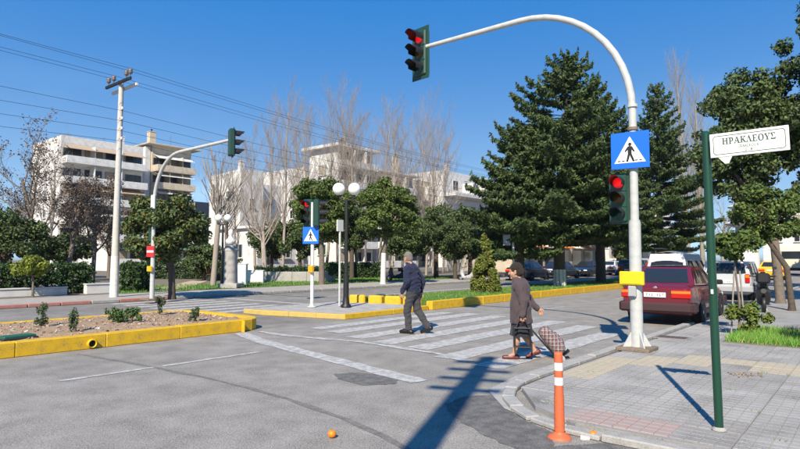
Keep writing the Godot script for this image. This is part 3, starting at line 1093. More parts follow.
func conifer(called: String, label: String, at: Vector3, h: float, rad: float, base: float, trunk_r: float, n: int, cols: Array, wash := 0.0, group := "", lean := Vector3.ZERO, power := .75) -> Node3D:
	var t := thing(called, label, "tree", at, 0.0, group)
	var mb := MB.new()
	mb.tube([Vector3(0, -.05, 0), Vector3(0, base, 0), Vector3(0, h * .5, 0) + lean * .5, Vector3(0, h * .98, 0) + lean], [trunk_r * 1.2, trunk_r, trunk_r * .6, .03], 9)
	var cl := []
	var y := base
	var ang := 0.0
	while y < h * .985:
		var f := (y - base) / (h - base)
		var reach := rad * pow(1.0 - f, power) * clampf(.66 + f * 2.2, 0, 1) + .12
		var arms := 7 if f < .6 else (5 if f < .85 else 4)
		for k in arms:
			ang += 2.399 + rng.randf_range(-.35, .35)
			var ln := reach * rng.randf_range(.60, 1.22)
			var d := Vector3(cos(ang), 0, sin(ang))
			var from := Vector3(0, y + rng.randf_range(-.12, .12), 0) + lean * f
			var rise := lerpf(-.04, .75, f * f) + rng.randf_range(-.08, .14)
			var mid := from + d * ln * .55 + Vector3(0, ln * (rise * .4 - .05), 0)
			var tip := from + d * ln + Vector3(0, ln * (rise + .06), 0)
			mb.tube([from, mid, tip], [trunk_r * .24 * (1.1 - f), trunk_r * .15 * (1.1 - f), .010], 4, false)
			# sprays along the branch and on short side shoots, tips turned up
			var m := maxi(3, int(ln / .30))
			for j in m:
				var g := lerpf(.30, 1.0, float(j + .5) / m)
				var q: Vector3 = from.lerp(mid, g / .55) if g < .55 else mid.lerp(tip, (g - .55) / .45)
				var cr := lerpf(.38, .22, g) * lerpf(1.1, .8, f) * rng.randf_range(.8, 1.2)
				cl.append([q + Vector3(0, cr * .35, 0), Vector3(cr, cr * .55, cr)])
				if ln > .8:
					var sd := d.cross(Vector3.UP) * (1.0 if j % 2 == 0 else -1.0)
					var sl := ln * .30 * (1.15 - g) + .12
					var sq := q + (sd * .8 + d * .6) * sl + Vector3(0, sl * .22, 0)
					cl.append([sq + Vector3(0, cr * .3, 0), Vector3(cr * .85, cr * .5, cr * .85)])
					cl.append([q.lerp(sq, .5), Vector3(cr * .8, cr * .45, cr * .8)])
			cl.append([tip + d * .10 + Vector3(0, .10, 0), Vector3(.11, .17, .11)])
			cl.append([tip + d * .16 + Vector3(0, .26, 0), Vector3(.06, .14, .06)])
		y += lerpf(.60, .34, f)
	for k in 4: cl.append([Vector3(0, h * (.965 + k * .014), 0) + lean, Vector3(.13 - k * .025, .2, .13 - k * .025)])
	obj("trunk", mb, m_bark, t)
	if wash > 0.0:
		var w := MB.new()
		w.tube([Vector3(0, -.04, 0), Vector3(0, wash, 0)], [trunk_r * 1.2 + .01, trunk_r * 1.12 + .01], 10, false)
		obj("whitewash", w, m_wash, t)
	obj("crown", leaves(cl, n, .075, cols, .55, 3.0), m_leaf, t)
	return t

func hedge(called: String, label: String, at: Vector3, size: Vector3, turn: float, n: int, leaf: float, cols: Array, category := "hedge") -> Node3D:
	var t := thing(called, label, category, at, turn)
	var cl := []
	var nx := maxi(1, int(size.x / .3)); var ny := maxi(1, int(size.y / .3)); var nz := maxi(1, int(size.z / .3))
	for i in nx:
		for j in ny:
			for k in nz:
				cl.append([Vector3((i + .5) / nx * size.x - size.x * .5, (j + .5) / ny * size.y, (k + .5) / nz * size.z - size.z * .5) + Vector3(rng.randfn(), rng.randfn(), rng.randfn()) * .04, Vector3(.2, .2, .2)])
	obj("foliage", leaves(cl, n, leaf, cols), m_leaf, t)
	var st := MB.new()
	for k in maxi(2, int(size.z / .5)):
		var z := ((k + .5) / maxi(2, int(size.z / .5)) - .5) * size.z
		st.tube([Vector3(0, 0, z), Vector3(rng.randf_range(-.1, .1), size.y * .5, z + .05), Vector3(rng.randf_range(-.2, .2), size.y * .85, z)], [.03, .02, .01], 5)
	obj("stems", st, m_bark, t)
	return t

func shrub(called: String, label: String, at: Vector3, clumps: Array, n: int, leaf: float, cols: Array, group := "", long := 1.7) -> Node3D:
	var t := thing(called, label, "shrub", at, 0.0, group)
	obj("foliage", leaves(clumps, n, leaf, cols, .5, long), m_leaf, t)
	var st := MB.new()
	var hi: Vector3 = clumps[0][0]
	for q in clumps:
		if q[0].y > hi.y: hi = q[0]
	st.tube([Vector3(0, -.03, 0), Vector3(hi.x * .5, hi.y * .5, hi.z * .5), hi], [.02, .015, .006], 5)
	obj("stem", st, m_bark, t)
	return t

func build_trees() -> void:
	var dark := [C(.028, .055, .014), C(.040, .074, .017), C(.052, .088, .021), C(.072, .108, .026), C(.095, .115, .03)]
	var citrus := [C(.042, .078, .014), C(.060, .105, .018), C(.085, .13, .022), C(.12, .15, .025)]
	var pine := [C(.026, .052, .013), C(.038, .070, .016), C(.052, .087, .019), C(.072, .104, .023)]
	var hedge_g := [C(.020, .050, .010), C(.028, .065, .012), C(.038, .080, .014)]
	# conifers on the grass strip
	conifer("conifer", "broad dark conifer with a whitewashed trunk foot on the grass strip", at_t(559, 13.0, BED - .05), 12.1, 5.1, 2.3, .27, 120000, pine, .85, "", Vector3(.5, 0, -.35), .78)
	conifer("conifer", "lower bushy conifer at the left flank of the broad one", at_t(520, 14.1, BED - .05), 8.2, 3.1, 1.6, .2, 45000, pine, 0.0, "", Vector3(-.1, 0, .1), .7)
	conifer("conifer", "slender dark conifer rising beside the broad one on the grass strip", at_t(600, 13.1, BED - .05), 12.4, 4.0, 2.4, .26, 85000, pine, 0.0, "", Vector3(-.1, 0, .1), .95)
	conifer("conifer", "pointed conifer growing behind the traffic mast, farther along the strip", at_t(660, 12.8, BED - .05), 14.6, 4.5, 2.2, .28, 95000, pine, 0.0, "", Vector3(0, 0, 0), .88)
	# cone shrub
	var cone := []
	for k in 70:
		var f := pow(rng.randf(), 1.3)
		var a := rng.randf_range(0, TAU)
		var r := .56 * (1.0 - f) + .05
		cone.append([Vector3(cos(a) * r * .9, .14 + f * 2.25, sin(a) * r * .9), Vector3(.16, .22, .16) * (1.15 - f * .5)])
	shrub("cone_shrub", "yellow-green cone-shaped cypress shrub on the grass strip", at_t(485, 12.9, BED - .05), cone, 14000, .05, [C(.12, .14, .016), C(.17, .18, .022), C(.085, .11, .014)], "", 2.0)
	# broadleaf evergreens across the road
	leafy_tree("orange_tree", "round dark orange tree beside the far traffic mast", ground(172, 298, .12), Vector3(-.35, 2.75, .1), Vector3(1.75, 1.4, 1.7), 24000, .085, dark + [C(.09, .10, .015), C(.13, .12, .02)], m_bark, .13, 70, .45)
	leafy_tree("evergreen_tree", "bushy evergreen tree behind the median signal post", dep(322, 34), Vector3(-.1, 4.5, 0), Vector3(2.0, 2.2, 2.0), 28000, .085, citrus, m_greybark, .17, 60, .5)
	leafy_tree("evergreen_tree", "evergreen tree with whitewashed trunk right of the globe lamp", ground(383, 284, .12), Vector3(.4, 4.5, 0), Vector3(2.0, 2.1, 2.0), 28000, .085, citrus, m_greybark, .15, 60, .5, 2.1)
	leafy_tree("evergreen_tree", "dark evergreen tree filling the gap behind the walking man", dep(436, 46), Vector3(0, 3.9, 0), Vector3(2.6, 2.4, 2.5), 22000, .10, dark, m_bark, .2, 80, .6)
	leafy_tree("evergreen_tree", "low dark evergreen left of the cone-shaped shrub", dep(470, 50), Vector3(0, 3.6, 0), Vector3(2.8, 2.5, 2.6), 22000, .11, dark, m_bark, .2, 60, .6)
	leafy_tree("evergreen_tree", "shaded evergreen between the two bushy park trees", dep(352, 44), Vector3(0, 4.2, 0), Vector3(2.0, 2.2, 2.0), 18000, .10, dark, m_bark, .18, 50, .55)
	leafy_tree("evergreen_tree", "dense evergreen close behind the broad conifer", dep(515, 56), Vector3(0, 4.4, 0), Vector3(3.4, 3.2, 3.2), 14000, .16, dark, m_bark, .22, 60, .7)
	leafy_tree("evergreen_tree", "black-green evergreen mass behind the hedge end", dep(6, 34), Vector3(-.4, 2.9, 0), Vector3(2.6, 2.0, 2.6), 18000, .10, dark, m_bark, .2, 60, .6)
	leafy_tree("evergreen_tree", "low dark evergreen behind the brown-leaved trees", dep(62, 46), Vector3(0, 2.2, 0), Vector3(3.6, 1.5, 3.0), 10000, .15, dark, m_bark, .2, 60, .6)
	leafy_tree("evergreen_tree", "small dark evergreen beside the park path", dep(205, 40), Vector3(0, 1.5, 0), Vector3(1.8, 1.0, 1.4), 8000, .10, dark, m_bark, .12, 40, .45)
	leafy_tree("evergreen_tree", "dark street tree over the shops far along the strip", at_t(618, 26.0, .1), Vector3(0, 5.4, 0), Vector3(5.0, 4.2, 5.0), 14000, .24, dark, m_bark, .3, 70, 1.0)
	leafy_tree("evergreen_tree", "dark street tree beyond the parked cars", at_t(540, 26.0, .1), Vector3(0, 5.6, 0), Vector3(3.6, 2.6, 3.6), 12000, .2, dark, m_bark, .25, 60, .8)
	for q in [[300, 43.0, "dark shrubby evergreen before the one-storey park building"], [272, 45.0, "low dark evergreen between the leaning pollard and the park building"], [408, 42.0, "dark round evergreen just right of the whitewashed park tree"], [455, 43.0, "dark evergreen over the far kerb behind the walking man"], [488, 46.0, "dark evergreen right behind the cone-shaped shrub"]]:
		leafy_tree("evergreen_tree", q[2], dep(q[0], q[1]), Vector3(0, 3.0, 0), Vector3(2.0, 1.6, 1.9), 15000, .095, dark, m_bark, .15, 60, .5)
	# trees of the right pavement
	leafy_tree("street_tree", "tall loose dark street tree behind the street name plate", S(24.0, 2.75, PAVE), Vector3(-.80, 5.8, .5), Vector3(1.9, 3.0, 1.9), 32000, .08, dark + [C(.06, .085, .02)], m_greybark, .15, 150, .42)
	leafy_tree("street_tree", "tall street tree reaching out of the picture above the street name plate", S(23.6, .8, PAVE), Vector3(.1, 6.6, -.2), Vector3(2.6, 4.6, 2.6), 52000, .085, dark + [C(.06, .085, .02)], m_greybark, .18, 260, .46)
	leafy_tree("street_tree", "lower yellow-green citrus tree below the tall street trees", S(20.8, 2.1, PAVE), Vector3(-.65, 2.85, .1), Vector3(1.15, .95, 1.1), 12000, .07, citrus, m_bark, .09, 60, .28)
	leafy_tree("street_tree", "shady street tree far along the right pavement", S(38, 1.8, PAVE), Vector3(-.4, 4.6, 0), Vector3(2.4, 2.6, 2.4), 11000, .15, dark, m_bark, .18, 50, .6)
	leafy_tree("street_tree", "dark tree over the truck at the end of the right pavement", S(60, .4, PAVE), Vector3(-.6, 6.2, 0), Vector3(3.6, 3.2, 3.4), 11000, .2, dark, m_bark, .25, 50, .8)
	leafy_tree("street_tree", "street tree standing beside the crossing corner, shading the pavement", S(7.6, -2.6, PAVE), Vector3(0, 5.2, 0), Vector3(1.6, 1.7, 1.6), 9000, .10, dark, m_greybark, .15, 60, .4)
	# topiary and hedges
	leafy_tree("clipped_tree", "small clipped mushroom-shaped tree in front of the hedge", ground(33, 296.5, .12), Vector3(-.12, 1.20, 0), Vector3(.86, .36, .80), 8000, .055, [C(.16, .20, .018), C(.12, .165, .016), C(.21, .23, .025)], m_greybark, .045, 40, .22)
	hedge("hedge", "long clipped green hedge behind the low white walls", S(5.6, 27.4, .1), Vector3(1.0, 1.35, 11.4), 0.0, 30000, .07, hedge_g)
	hedge("hedge", "short upright block of hedge beside the utility pole", dep(137, 27.0), Vector3(1.0, 1.35, 1.1), deg_to_rad(20), 7000, .07, hedge_g)
	hedge("hedge", "low clipped hedge behind the white utility cabinets", dep(290, 41.0), Vector3(1.1, .95, 5.0), deg_to_rad(-12), 9000, .08, hedge_g)
	hedge("hedge", "clipped hedge row under the whitewashed park tree", dep(352, 45.0), Vector3(1.2, 1.2, 5.0), deg_to_rad(-20), 9000, .09, hedge_g)
	hedge("hedge", "dark hedge across the park behind the orange tree", dep(195, 44.0), Vector3(1.4, 1.5, 7.0), deg_to_rad(-50), 9000, .09, hedge_g)
	shrub("ball_shrub", "ball-shaped clipped shrub between the hedges of the park", dep(333, 38.0), clump_ball(Vector3(0, .85, 0), Vector3(.42, .42, .42), 24, .2), 4000, .06, hedge_g)
	# bare trees
	var poplar := {"levels": 3, "kids": [20, 12, 9], "first": [.22, .10, .12], "spread": [.52, .42, .50], "ratio": [.50, .46, .50], "cone": .50, "bole": .92, "up": .13, "thin": .42, "taper": .16, "wob": .15}
	var spots := [[283, 42.0, 14.2, "bare pale poplar behind the leaning trunk"], [326, 46.0, 15.6, "bare poplar rising behind the bushy evergreen of the signal post"], [349, 48.0, 14.6, "bare poplar above the globe lamp, in front of the eaves house"], [378, 51.0, 15.6, "bare poplar above the whitewashed park tree"], [402, 57.0, 14.8, "bare slim poplar before the terraced block"], [417, 60.0, 17.2, "bare poplar left of the pair by the terrace house"], [433, 60.0, 17.6, "tall bare poplar nearest the terrace house"], [443, 63.0, 15.2, "short bare poplar beside the terrace house"], [256, 50.0, 12.4, "thin bare poplar in front of the white house flank"], [366, 60.0, 15.0, "bare poplar set back behind the park hedges"], [268, 47.0, 13.4, "bare brown poplar close behind the leaning pollard"], [312, 50.0, 14.4, "bare brown poplar left of the eaves house front"], [338, 53.0, 15.6, "bare brown poplar in front of the eaves house corner"], [358, 45.0, 12.6, "shorter bare brown poplar behind the globe lamp"], [426, 55.0, 15.0, "bare brown poplar before the terrace house wall"], [392, 49.0, 13.8, "bare brown poplar above the evergreen with whitewashed trunk"], [236, 58.0, 13.0, "thin bare poplar rising left of the white house roof"], [390, 64.0, 16.0, "bare poplar behind the globe lamp, before the roof terrace"], [304, 54.0, 15.0, "slim bare poplar between two larger ones behind the evergreens"]]
	for k in spots.size():
		var q = spots[k]
		bare_tree("bare_poplar", q[3], dep(q[0], q[1]), q[2] * .97, .13, m_twig, poplar, "bare poplars in the park")
	var tall := {"levels": 3, "kids": [48, 13, 9], "first": [.14, .10, .12], "spread": [.42, .40, .45], "ratio": [.34, .46, .5], "cone": .55, "bole": .96, "up": .15, "thin": .45, "taper": .12, "wob": .045}
	bare_tree("bare_poplar", "tall white-barked bare poplar behind the pointed conifer", dep(688, 62.0), 22.5, .30, m_palebark, tall, "bare poplars in the park")
	bare_tree("bare_poplar", "second white-barked bare poplar behind the pointed conifer, shorter", dep(702, 66.0), 21.5, .28, m_palebark, tall, "bare poplars in the park")
	var poll := {"levels": 3, "kids": [16, 6, 4], "first": [.62, .2, .2], "spread": [.62, .35, .4], "ratio": [.62, .45, .5], "cone": .1, "bole": .52, "up": .12, "thin": .27, "taper": .75, "wob": .12}
	bare_tree("pollard_tree", "bare pollarded tree with upright shoots beside the globe lamp and monument", dep(214, 33.0), 10.0, .17, m_twig, poll)
	bare_tree("pollard_tree", "leaning bare pollard trunk behind the white cabinets", dep(266, 40.0), 8.6, .2, m_twig, poll, "", Vector3(-.52, 0, -.4))
	bare_tree("pollard_tree", "bare pollarded tree behind the white cabinets, upright shoots", dep(228, 48.0), 10.0, .17, m_greybark, poll)
	var wide := {"levels": 3, "kids": [9, 7, 6], "first": [.35, .25, .2], "spread": [.75, .6, .6], "ratio": [.6, .55, .5], "cone": .2, "bole": .62, "up": .1, "thin": .5, "taper": .5, "wob": .2}
	var brown := [C(.12, .085, .065), C(.16, .115, .085), C(.095, .068, .052), C(.21, .16, .12)]
	for q in [[37, 36.0, 10.5, 3500, "thick-trunked bare tree with few brown leaves behind the hedge"], [70, 38.0, 8.6, 6500, "brown-leaved winter tree in front of the balconied block"], [94, 41.0, 8.4, 6000, "brown-leaved winter tree left of the utility pole"], [12, 41.0, 7.0, 3000, "twiggy brown tree at the dark end of the hedge"], [110, 46.0, 6.4, 3500, "low brown-leaved tree behind the utility pole"]]:
		var t := bare_tree("winter_tree", q[4], dep(q[0], q[1]), q[2], .17, m_greybark, wide, "brown winter trees behind the hedge")
		var cl := []
		for p in t.get_meta("tips"):
			if p.y > q[2] * .28: cl.append([p, Vector3(.3, .3, .3)])
		obj("dry_leaves", leaves(cl, q[3], .075, brown, .6), m_leaf, t)
	bare_tree("bare_tree", "spreading bare tree far behind the white apartment block flank", dep(48, 80.0), 17.0, .3, m_palebark, {"levels": 3, "kids": [14, 8, 6], "first": [.3, .2, .2], "spread": [.5, .5, .5], "ratio": [.45, .5, .5], "cone": .3, "bole": .9, "up": .1, "thin": .45, "taper": .25, "wob": .12})
	bare_tree("bare_tree", "bare twiggy tree far behind the white monument", dep(722, 60.0), 9.5, .22, m_palebark, wide)
	for t in get_children():
		if t.has_meta("tips"): t.remove_meta("tips")

# spot on the line at distance t across the road, under a column of the photograph
func at_t(px: float, t: float, y := 0.0) -> Vector3:
	var d := dep(px, 1.0, 0.0)
	var p := d * (t / -d.x)
	return Vector3(p.x, y, p.z)

# ---------- street furniture ----------
func glow(r: float, g: float, b: float, e: float) -> StandardMaterial3D:
	var m := StandardMaterial3D.new()
	m.albedo_color = lin(r, g, b)
	m.emission_enabled = true
	m.emission = lin(r, g, b)
	m.emission_energy_multiplier = e
	m.roughness = .3
	return m

# a three-lamp signal head, its lamps look along +z of the head
func signal_head(parent: Node3D, at: Vector3, turn: float, h: float, board: float, lit := 0) -> MeshInstance3D:
	var w := h * .34
	var body := MB.new()
	body.box(Vector3(0, 0, -.09), Vector3(w, h, .18), .025)
	for k in 2: body.box(Vector3(0, h / 6.0 - k * h / 3.0, .004), Vector3(w * .96, .012, .012))
	var hd := obj("signal_head", body, m_signal, parent, at, turn)
	if board > 0.0:
		var bd := MB.new()
		bd.box(Vector3(0, 0, -.05), Vector3(w + board * 2, h + board * 2, .012), .004)
		obj("backboard", bd, m_signal, hd)
	for k in 3:
		var y := h / 3.0 - k * h / 3.0
		var r := h * .115
		var ln := MB.new()
		ln.xf = Transform3D(Basis(Vector3.RIGHT, PI / 2), Vector3(0, y, .002))
		ln.lathe([[r, 0], [r * .95, .008], [r * .6, .02], [0, .026]], 16)
		var mm: Material = glow(.70, .012, .018, .30) if k == lit else ([M(.10, .006, .006, .25), M(.10, .05, .004, .25), M(.004, .05, .03, .25)][k])
		obj("lens", ln, mm, hd)
		if k == lit:
			var l := OmniLight3D.new()
			l.name = "red_light"
			l.light_color = Color(1, .1, .06)
			l.light_energy = .012
			l.light_size = r
			l.omni_range = 6.0
			l.shadow_enabled = true
			l.position = Vector3(0, y, .06)
			hd.add_child(l, true)
		var vs := MB.new()
		var rows := []
		for i in 3:
			var row := []
			for j in 13:
				var a := lerpf(-.45, PI + .45, j / 12.0)
				var drop := 1.0 - .04 * i
				row.append(Vector3(cos(a) * r * 1.16 * drop, y + sin(a) * r * 1.16 * drop, .0 + i * r * 1.5 * (1.0 if j > 2 and j < 10 else .65)))
			rows.append(row)
		vs.grid(rows)
		obj("visor", vs, m_black, hd)
	return hd

func crossing_sign(parent: Node3D, at: Vector3, turn: float, w: float) -> void:
	var b := MB.new()
	b.box(Vector3.ZERO, Vector3(w, w, .02), .004)
	var s := obj("crossing_sign", b, M(.008, .13, .60, .4), parent, at, turn)
	var t := MB.new()
	t.xf = Transform3D(Basis.IDENTITY, Vector3(0, -w * .03, .0135))
	t.prism(PackedVector2Array([Vector2(-w * .41, -w * .31), Vector2(w * .41, -w * .31), Vector2(0, w * .41)]), .003)
	obj("white_triangle", t, M(.80, .80, .78, .5), s)
	var f := MB.new()
	f.xf = Transform3D(Basis.from_scale(Vector3(w * 1.14, w * 1.14, 1)), Vector3(0, -w * .085, .0165))
	var head := PackedVector2Array()
	for k in 10: head.push_back(Vector2(.005 + cos(k * TAU / 10) * .038, .215 + sin(k * TAU / 10) * .042))
	f.prism(head, .0025)
	f.prism(PackedVector2Array([Vector2(-.05, .16), Vector2(-.115, .06), Vector2(-.10, .03), Vector2(-.045, .085), Vector2(-.045, -.02), Vector2(.045, -.02), Vector2(.045, .085), Vector2(.095, .02), Vector2(.115, .045), Vector2(.055, .16), Vector2(.02, .172), Vector2(-.02, .172)]), .0025)
	f.prism(PackedVector2Array([Vector2(-.045, -.018), Vector2(-.085, -.20), Vector2(-.04, -.20), Vector2(0, -.06), Vector2(.005, -.018)]), .0025)
	f.prism(PackedVector2Array([Vector2(-.005, -.018), Vector2(.01, -.07), Vector2(.065, -.20), Vector2(.115, -.20), Vector2(.045, -.018)]), .0025)
	obj("walking_figure", f, M(.01, .01, .01, .5), s)
	var z := MB.new()
	for x in [-.28, -.17, .17, .28]:
		z.box(Vector3(x * w, -w * .285, .0165), Vector3(w * .07, w * .025, .002))
	obj("crossing_marks", z, M(.01, .01, .01, .5), s)

func control_box(parent: Node3D, at: Vector3, size: Vector3, m: Material, called := "push_button_box") -> void:
	var b := MB.new()
	b.box(Vector3.ZERO, size, .015)
	b.box(Vector3(0, 0, size.z * .5 + .004), Vector3(size.x * .8, size.y * .8, .008), .003)
	obj(called, b, m, parent, at)

func mast_tube(mb: MB, h: float, bend: float, reach: float, side: float, r0: float, r1: float) -> void:
	var pts := [Vector3(0, .0, 0), Vector3(0, (h - bend) * .5, 0)]
	var rad := [r0, lerpf(r0, r1, .35)]
	for k in 13:
		var a := PI / 2 * k / 12.0
		pts.append(Vector3(side * bend * (1.0 - cos(a)), h - bend + bend * sin(a), 0))
		rad.append(lerpf(r0, r1, .55 + .2 * k / 12.0))
	pts.append(Vector3(side * reach, h + .02, 0))
	rad.append(r1)
	mb.tube(pts, rad, 14)

func build_poles() -> void:
	# near traffic mast
	var at := ground(637, 350, PAVE)
	var m := thing("traffic_mast", "tall grey curved traffic signal mast on the near pavement corner", "traffic light", at)
	m.rotation.z = -.004
	var tb := MB.new()
	mast_tube(tb, 6.24, 2.15, 4.48, -1.0, .085, .048)
	obj("pole", tb, m_galv, m)
	var sl := MB.new()
	sl.tube([Vector3(0, .02, 0), Vector3(0, 2.15, 0), Vector3(0, 2.2, 0)], [.104, .098, .086], 16, false)
	obj("sleeve", sl, m_galv, m)
	var bp := MB.new()
	bp.box(Vector3(0, .03, 0), Vector3(.54, .06, .54), .01)
	obj("base_plate", bp, m_rust, m)
	for k in 4:
		var g := MB.new()
		g.xf = Transform3D(Basis(Vector3.UP, k * PI / 2 + PI / 4), Vector3.ZERO)
		g.xf = g.xf * Transform3D(Basis.IDENTITY, Vector3(0, 0, .008))
		g.prism(PackedVector2Array([Vector2(.09, .06), Vector2(.25, .06), Vector2(.09, .33)]), .016)
		obj("gusset", g, m_galv, m)
	for y in [4.15, 3.75]:
		var c := MB.new()
		c.tube([Vector3(0, y, 0), Vector3(0, y + .05, 0)], .088, 12)
		obj("clamp", c, m_rust if y < 4 else m_galv, m)
	signal_head(m, Vector3(-4.62, 6.14, .05), -.12, 1.02, .09)
	signal_head(m, Vector3(-.245, 2.58, .06), .06, .82, .03)
	crossing_sign(m, Vector3(-.02, 3.39, .11), .06, .63)
	control_box(m, Vector3(-.02, 1.21, .14), Vector3(.40, .23, .08), M(.78, .52, .01, .45), "yellow_box")
	control_box(m, Vector3(-.02, .99, .13), Vector3(.13, .19, .07), M(.35, .36, .36, .5))
	# street name post
	var sp := thing("street_name_post", "dark green post with a white street name plate on the near pavement", "sign post", ground(719, 430, PAVE))
	var fwd := Basis(Vector3.UP, deg_to_rad(ROAD_TURN)) * Vector3.BACK
	sp.basis = Basis(fwd, .014)
	var pb := MB.new()
	pb.tube([Vector3(0, 0, 0), Vector3(0, 2.69, 0)], .036, 14)
	pb.lathe([[.036, 2.69], [.02, 2.715], [0, 2.72]], 14)
	obj("post", pb, M(.008, .05, .028, .38), sp)
	var ft := MB.new()
	ft.lathe([[.06, 0], [.06, .012], [.04, .03]], 14)
	obj("foot_collar", ft, m_kerb, sp)
	var st := MB.new()
	st.tube([Vector3(.0, 1.22, .037), Vector3(.0, 1.26, .037)], .012, 8)
	obj("sticker", st, M(.8, .8, .8, .6), sp)
	var pl := MB.new()
	pl.box(Vector3.ZERO, Vector3(.60, .215, .012), .003)
	var plate := obj("name_plate", pl, M(.80, .80, .77, .4), sp, Vector3(.345, 2.56, .045))
	plate.rotation = Vector3(0, .10, .012)
	var br := MB.new()
	br.xf = Transform3D(Basis.IDENTITY, Vector3(-.19, -.11, .004))
	br.prism(PackedVector2Array([Vector2(-.05, 0), Vector2(.0, -.06), Vector2(.03, -.06), Vector2(.06, 0)]), .008)
	obj("bracket", br, M(.62, .62, .6, .5), plate)
	var fr := MB.new()
	for q in [[0, .083, .52, .006], [0, -.083, .52, .006], [-.272, 0, .006, .13], [.272, 0, .006, .13]]:
		fr.box(Vector3(q[0], q[1], .007), Vector3(q[2], q[3], .002))
	for sx in [-1, 1]:
		for sy in [-1, 1]:
			fr.box(Vector3(sx * .266, sy * .074, .007), Vector3(.006, .024, .002), 0.0, Basis(Vector3(0, 0, 1), sx * sy * .75))
	obj("plate_border", fr, M(.05, .09, .07, .6), plate)
	for q in [["ΗΡΑΚΛΕΟΥΣ", .030, 0.001, "Droid Serif", 64], ["IRAKLEOUS", -.028, 0.001, "Droid Sans", 30], ["2 - 8", -.062, 0.001, "Droid Serif", 32]]:
		var tm := TextMesh.new()
		var sf := SystemFont.new()
		sf.font_names = PackedStringArray([q[3]])
		sf.font_weight = 700 if q[4] > 60 else 400
		tm.font = sf
		tm.text = q[0]
		tm.font_size = q[4]
		tm.pixel_size = .001
		tm.depth = .002
		var o := obj("lettering", tm, M(.02, .06, .045, .6), plate, Vector3(0, q[1], .008))
		o.scale = Vector3(1.0, 1.25 if q[4] > 60 else 1.0, 1)
	# median signal post
	var ms := thing("signal_post", "white pedestrian signal post with blue sign on the crossing island", "traffic light", ground(312, 307, ISLAND))
	var mp := MB.new()
	mp.tube([Vector3.ZERO, Vector3(0, 3.2, 0)], .055, 12)
	obj("pole", mp, M(.62, .63, .62, .5), ms)
	var fl := MB.new()
	fl.lathe([[.14, 0], [.14, .02], [.07, .05], [.06, .16]], 12)
	obj("base_plate", fl, m_galv, ms)
	signal_head(ms, Vector3(-.20, 2.88, .06), .25, .82, .02)
	signal_head(ms, Vector3(.24, 2.86, -.04), 2.5, .82, .02)
	crossing_sign(ms, Vector3(0, 2.18, .075), .45, .52)
	control_box(ms, Vector3(.03, 1.15, .08), Vector3(.18, .22, .1), M(.75, .36, .01, .5))
	# plain grey post near the lamp
	var gp := thing("sign_post", "thin galvanised post with a small sign on its top beside the globe lamp", "sign post", ground(339.5, 306, ISLAND))
	var g1 := MB.new()
	g1.tube([Vector3.ZERO, Vector3(0, 2.35, 0)], .035, 10)
	obj("post", g1, m_galv, gp)
	var g2 := MB.new()
	g2.box(Vector3(0, 2.5, 0), Vector3(.06, .36, .26), .01)
	obj("sign", g2, M(.5, .51, .5, .5), gp)
	# twin globe lamps
	var lp := thing("globe_lamp", "black twin-globe street lamp on the crossing island", "street lamp", ground(346, 307, ISLAND), deg_to_rad(ROAD_TURN), "twin-globe lamps")
	var l1 := MB.new()
	l1.tube([Vector3(0, 0, 0), Vector3(0, .9, 0), Vector3(0, .95, 0), Vector3(0, 3.3, 0)], [.085, .085, .06, .05], 12)
	obj("pole", l1, m_black, lp)
	var l2 := MB.new()
	l2.lathe([[.16, 0], [.16, .05], [.11, .10], [.09, .3]], 12)
	obj("base", l2, m_black, lp)
	var l3 := MB.new()
	l3.tube([Vector3(-.24, 3.43, 0), Vector3(-.2, 3.3, 0), Vector3(0, 3.25, 0), Vector3(.2, 3.3, 0), Vector3(.24, 3.43, 0)], .025, 8)
	obj("arm", l3, m_black, lp)
	var gm := M(.80, .80, .77, .22)
	for sx in [-1, 1]:
		var gl := MB.new()
		var prof := []
		for k in 15: prof.append([sin(PI * k / 14.0) * .192 + .001, 3.61 - cos(PI * k / 14.0) * .192])
		gl.lathe(prof, 20, Vector3(sx * .238, 0, 0))
		obj("globe", gl, gm, lp)
	copy(lp, ground(222, 288, .11), deg_to_rad(ROAD_TURN), "twin-globe street lamp beside the pale monument in the park")
	# far mast with its signal over the far carriageway
	var fm := thing("traffic_mast", "grey curved traffic signal mast on the far pavement", "traffic light", ground(152, 300, .12))
	var f1 := MB.new()
	mast_tube(f1, 5.2, 1.7, 4.75, 1.0, .085, .05)
	obj("pole", f1, m_galv, fm)
	var f2 := MB.new()
	f2.box(Vector3(0, .03, 0), Vector3(.6, .06, .6), .01)
	obj("base_plate", f2, m_rust, fm)
	signal_head(fm, Vector3(4.85, 5.12, -.05), PI - .4, .85, .04)
	signal_head(fm, Vector3(-.16, 2.5, -.10), PI - .5, .8, .03)
	control_box(fm, Vector3(0, 3.5, .05), Vector3(.26, .62, .05), M(.60, .61, .6, .5), "sign")
	var rs := MB.new()
	rs.box(Vector3(0, 0, 0), Vector3(.30, .40, .03), .005)
	var rso := obj("red_sign", rs, M(.55, .02, .025, .5), fm, Vector3(0, 1.75, .10), .5)
	var rw := MB.new()
	rw.box(Vector3(0, 0, .017), Vector3(.26, .07, .003))
	obj("white_bar", rw, M(.8, .8, .8, .5), rso)
	control_box(fm, Vector3(0, 1.12, .11), Vector3(.26, .2, .1), M(.72, .42, .01, .5))
	# utility pole and its lines
	var up := thing("utility_pole", "pale tapered utility pole with a crossarm of insulators on the far pavement", "utility pole", ground(114, 297, .12))
	var u1 := MB.new()
	u1.tube([Vector3.ZERO, Vector3(.06, 4.2, 0), Vector3(.12, 8.5, 0)], [.155, .115, .09], 14)
	obj("pole", u1, MT(noise_tex(256, [C(.34, .32, .28), C(.52, .50, .46), C(.60, .58, .55)], .03, .2, .5, .3, 120), 1.2, .85, false), up)
	var wl := MB.new()
	wl.tube([Vector3(0, -.01, 0), Vector3(.02, 1.6, 0)], [.163, .150], 14, false)
	obj("whitewash", wl, m_wash, up)
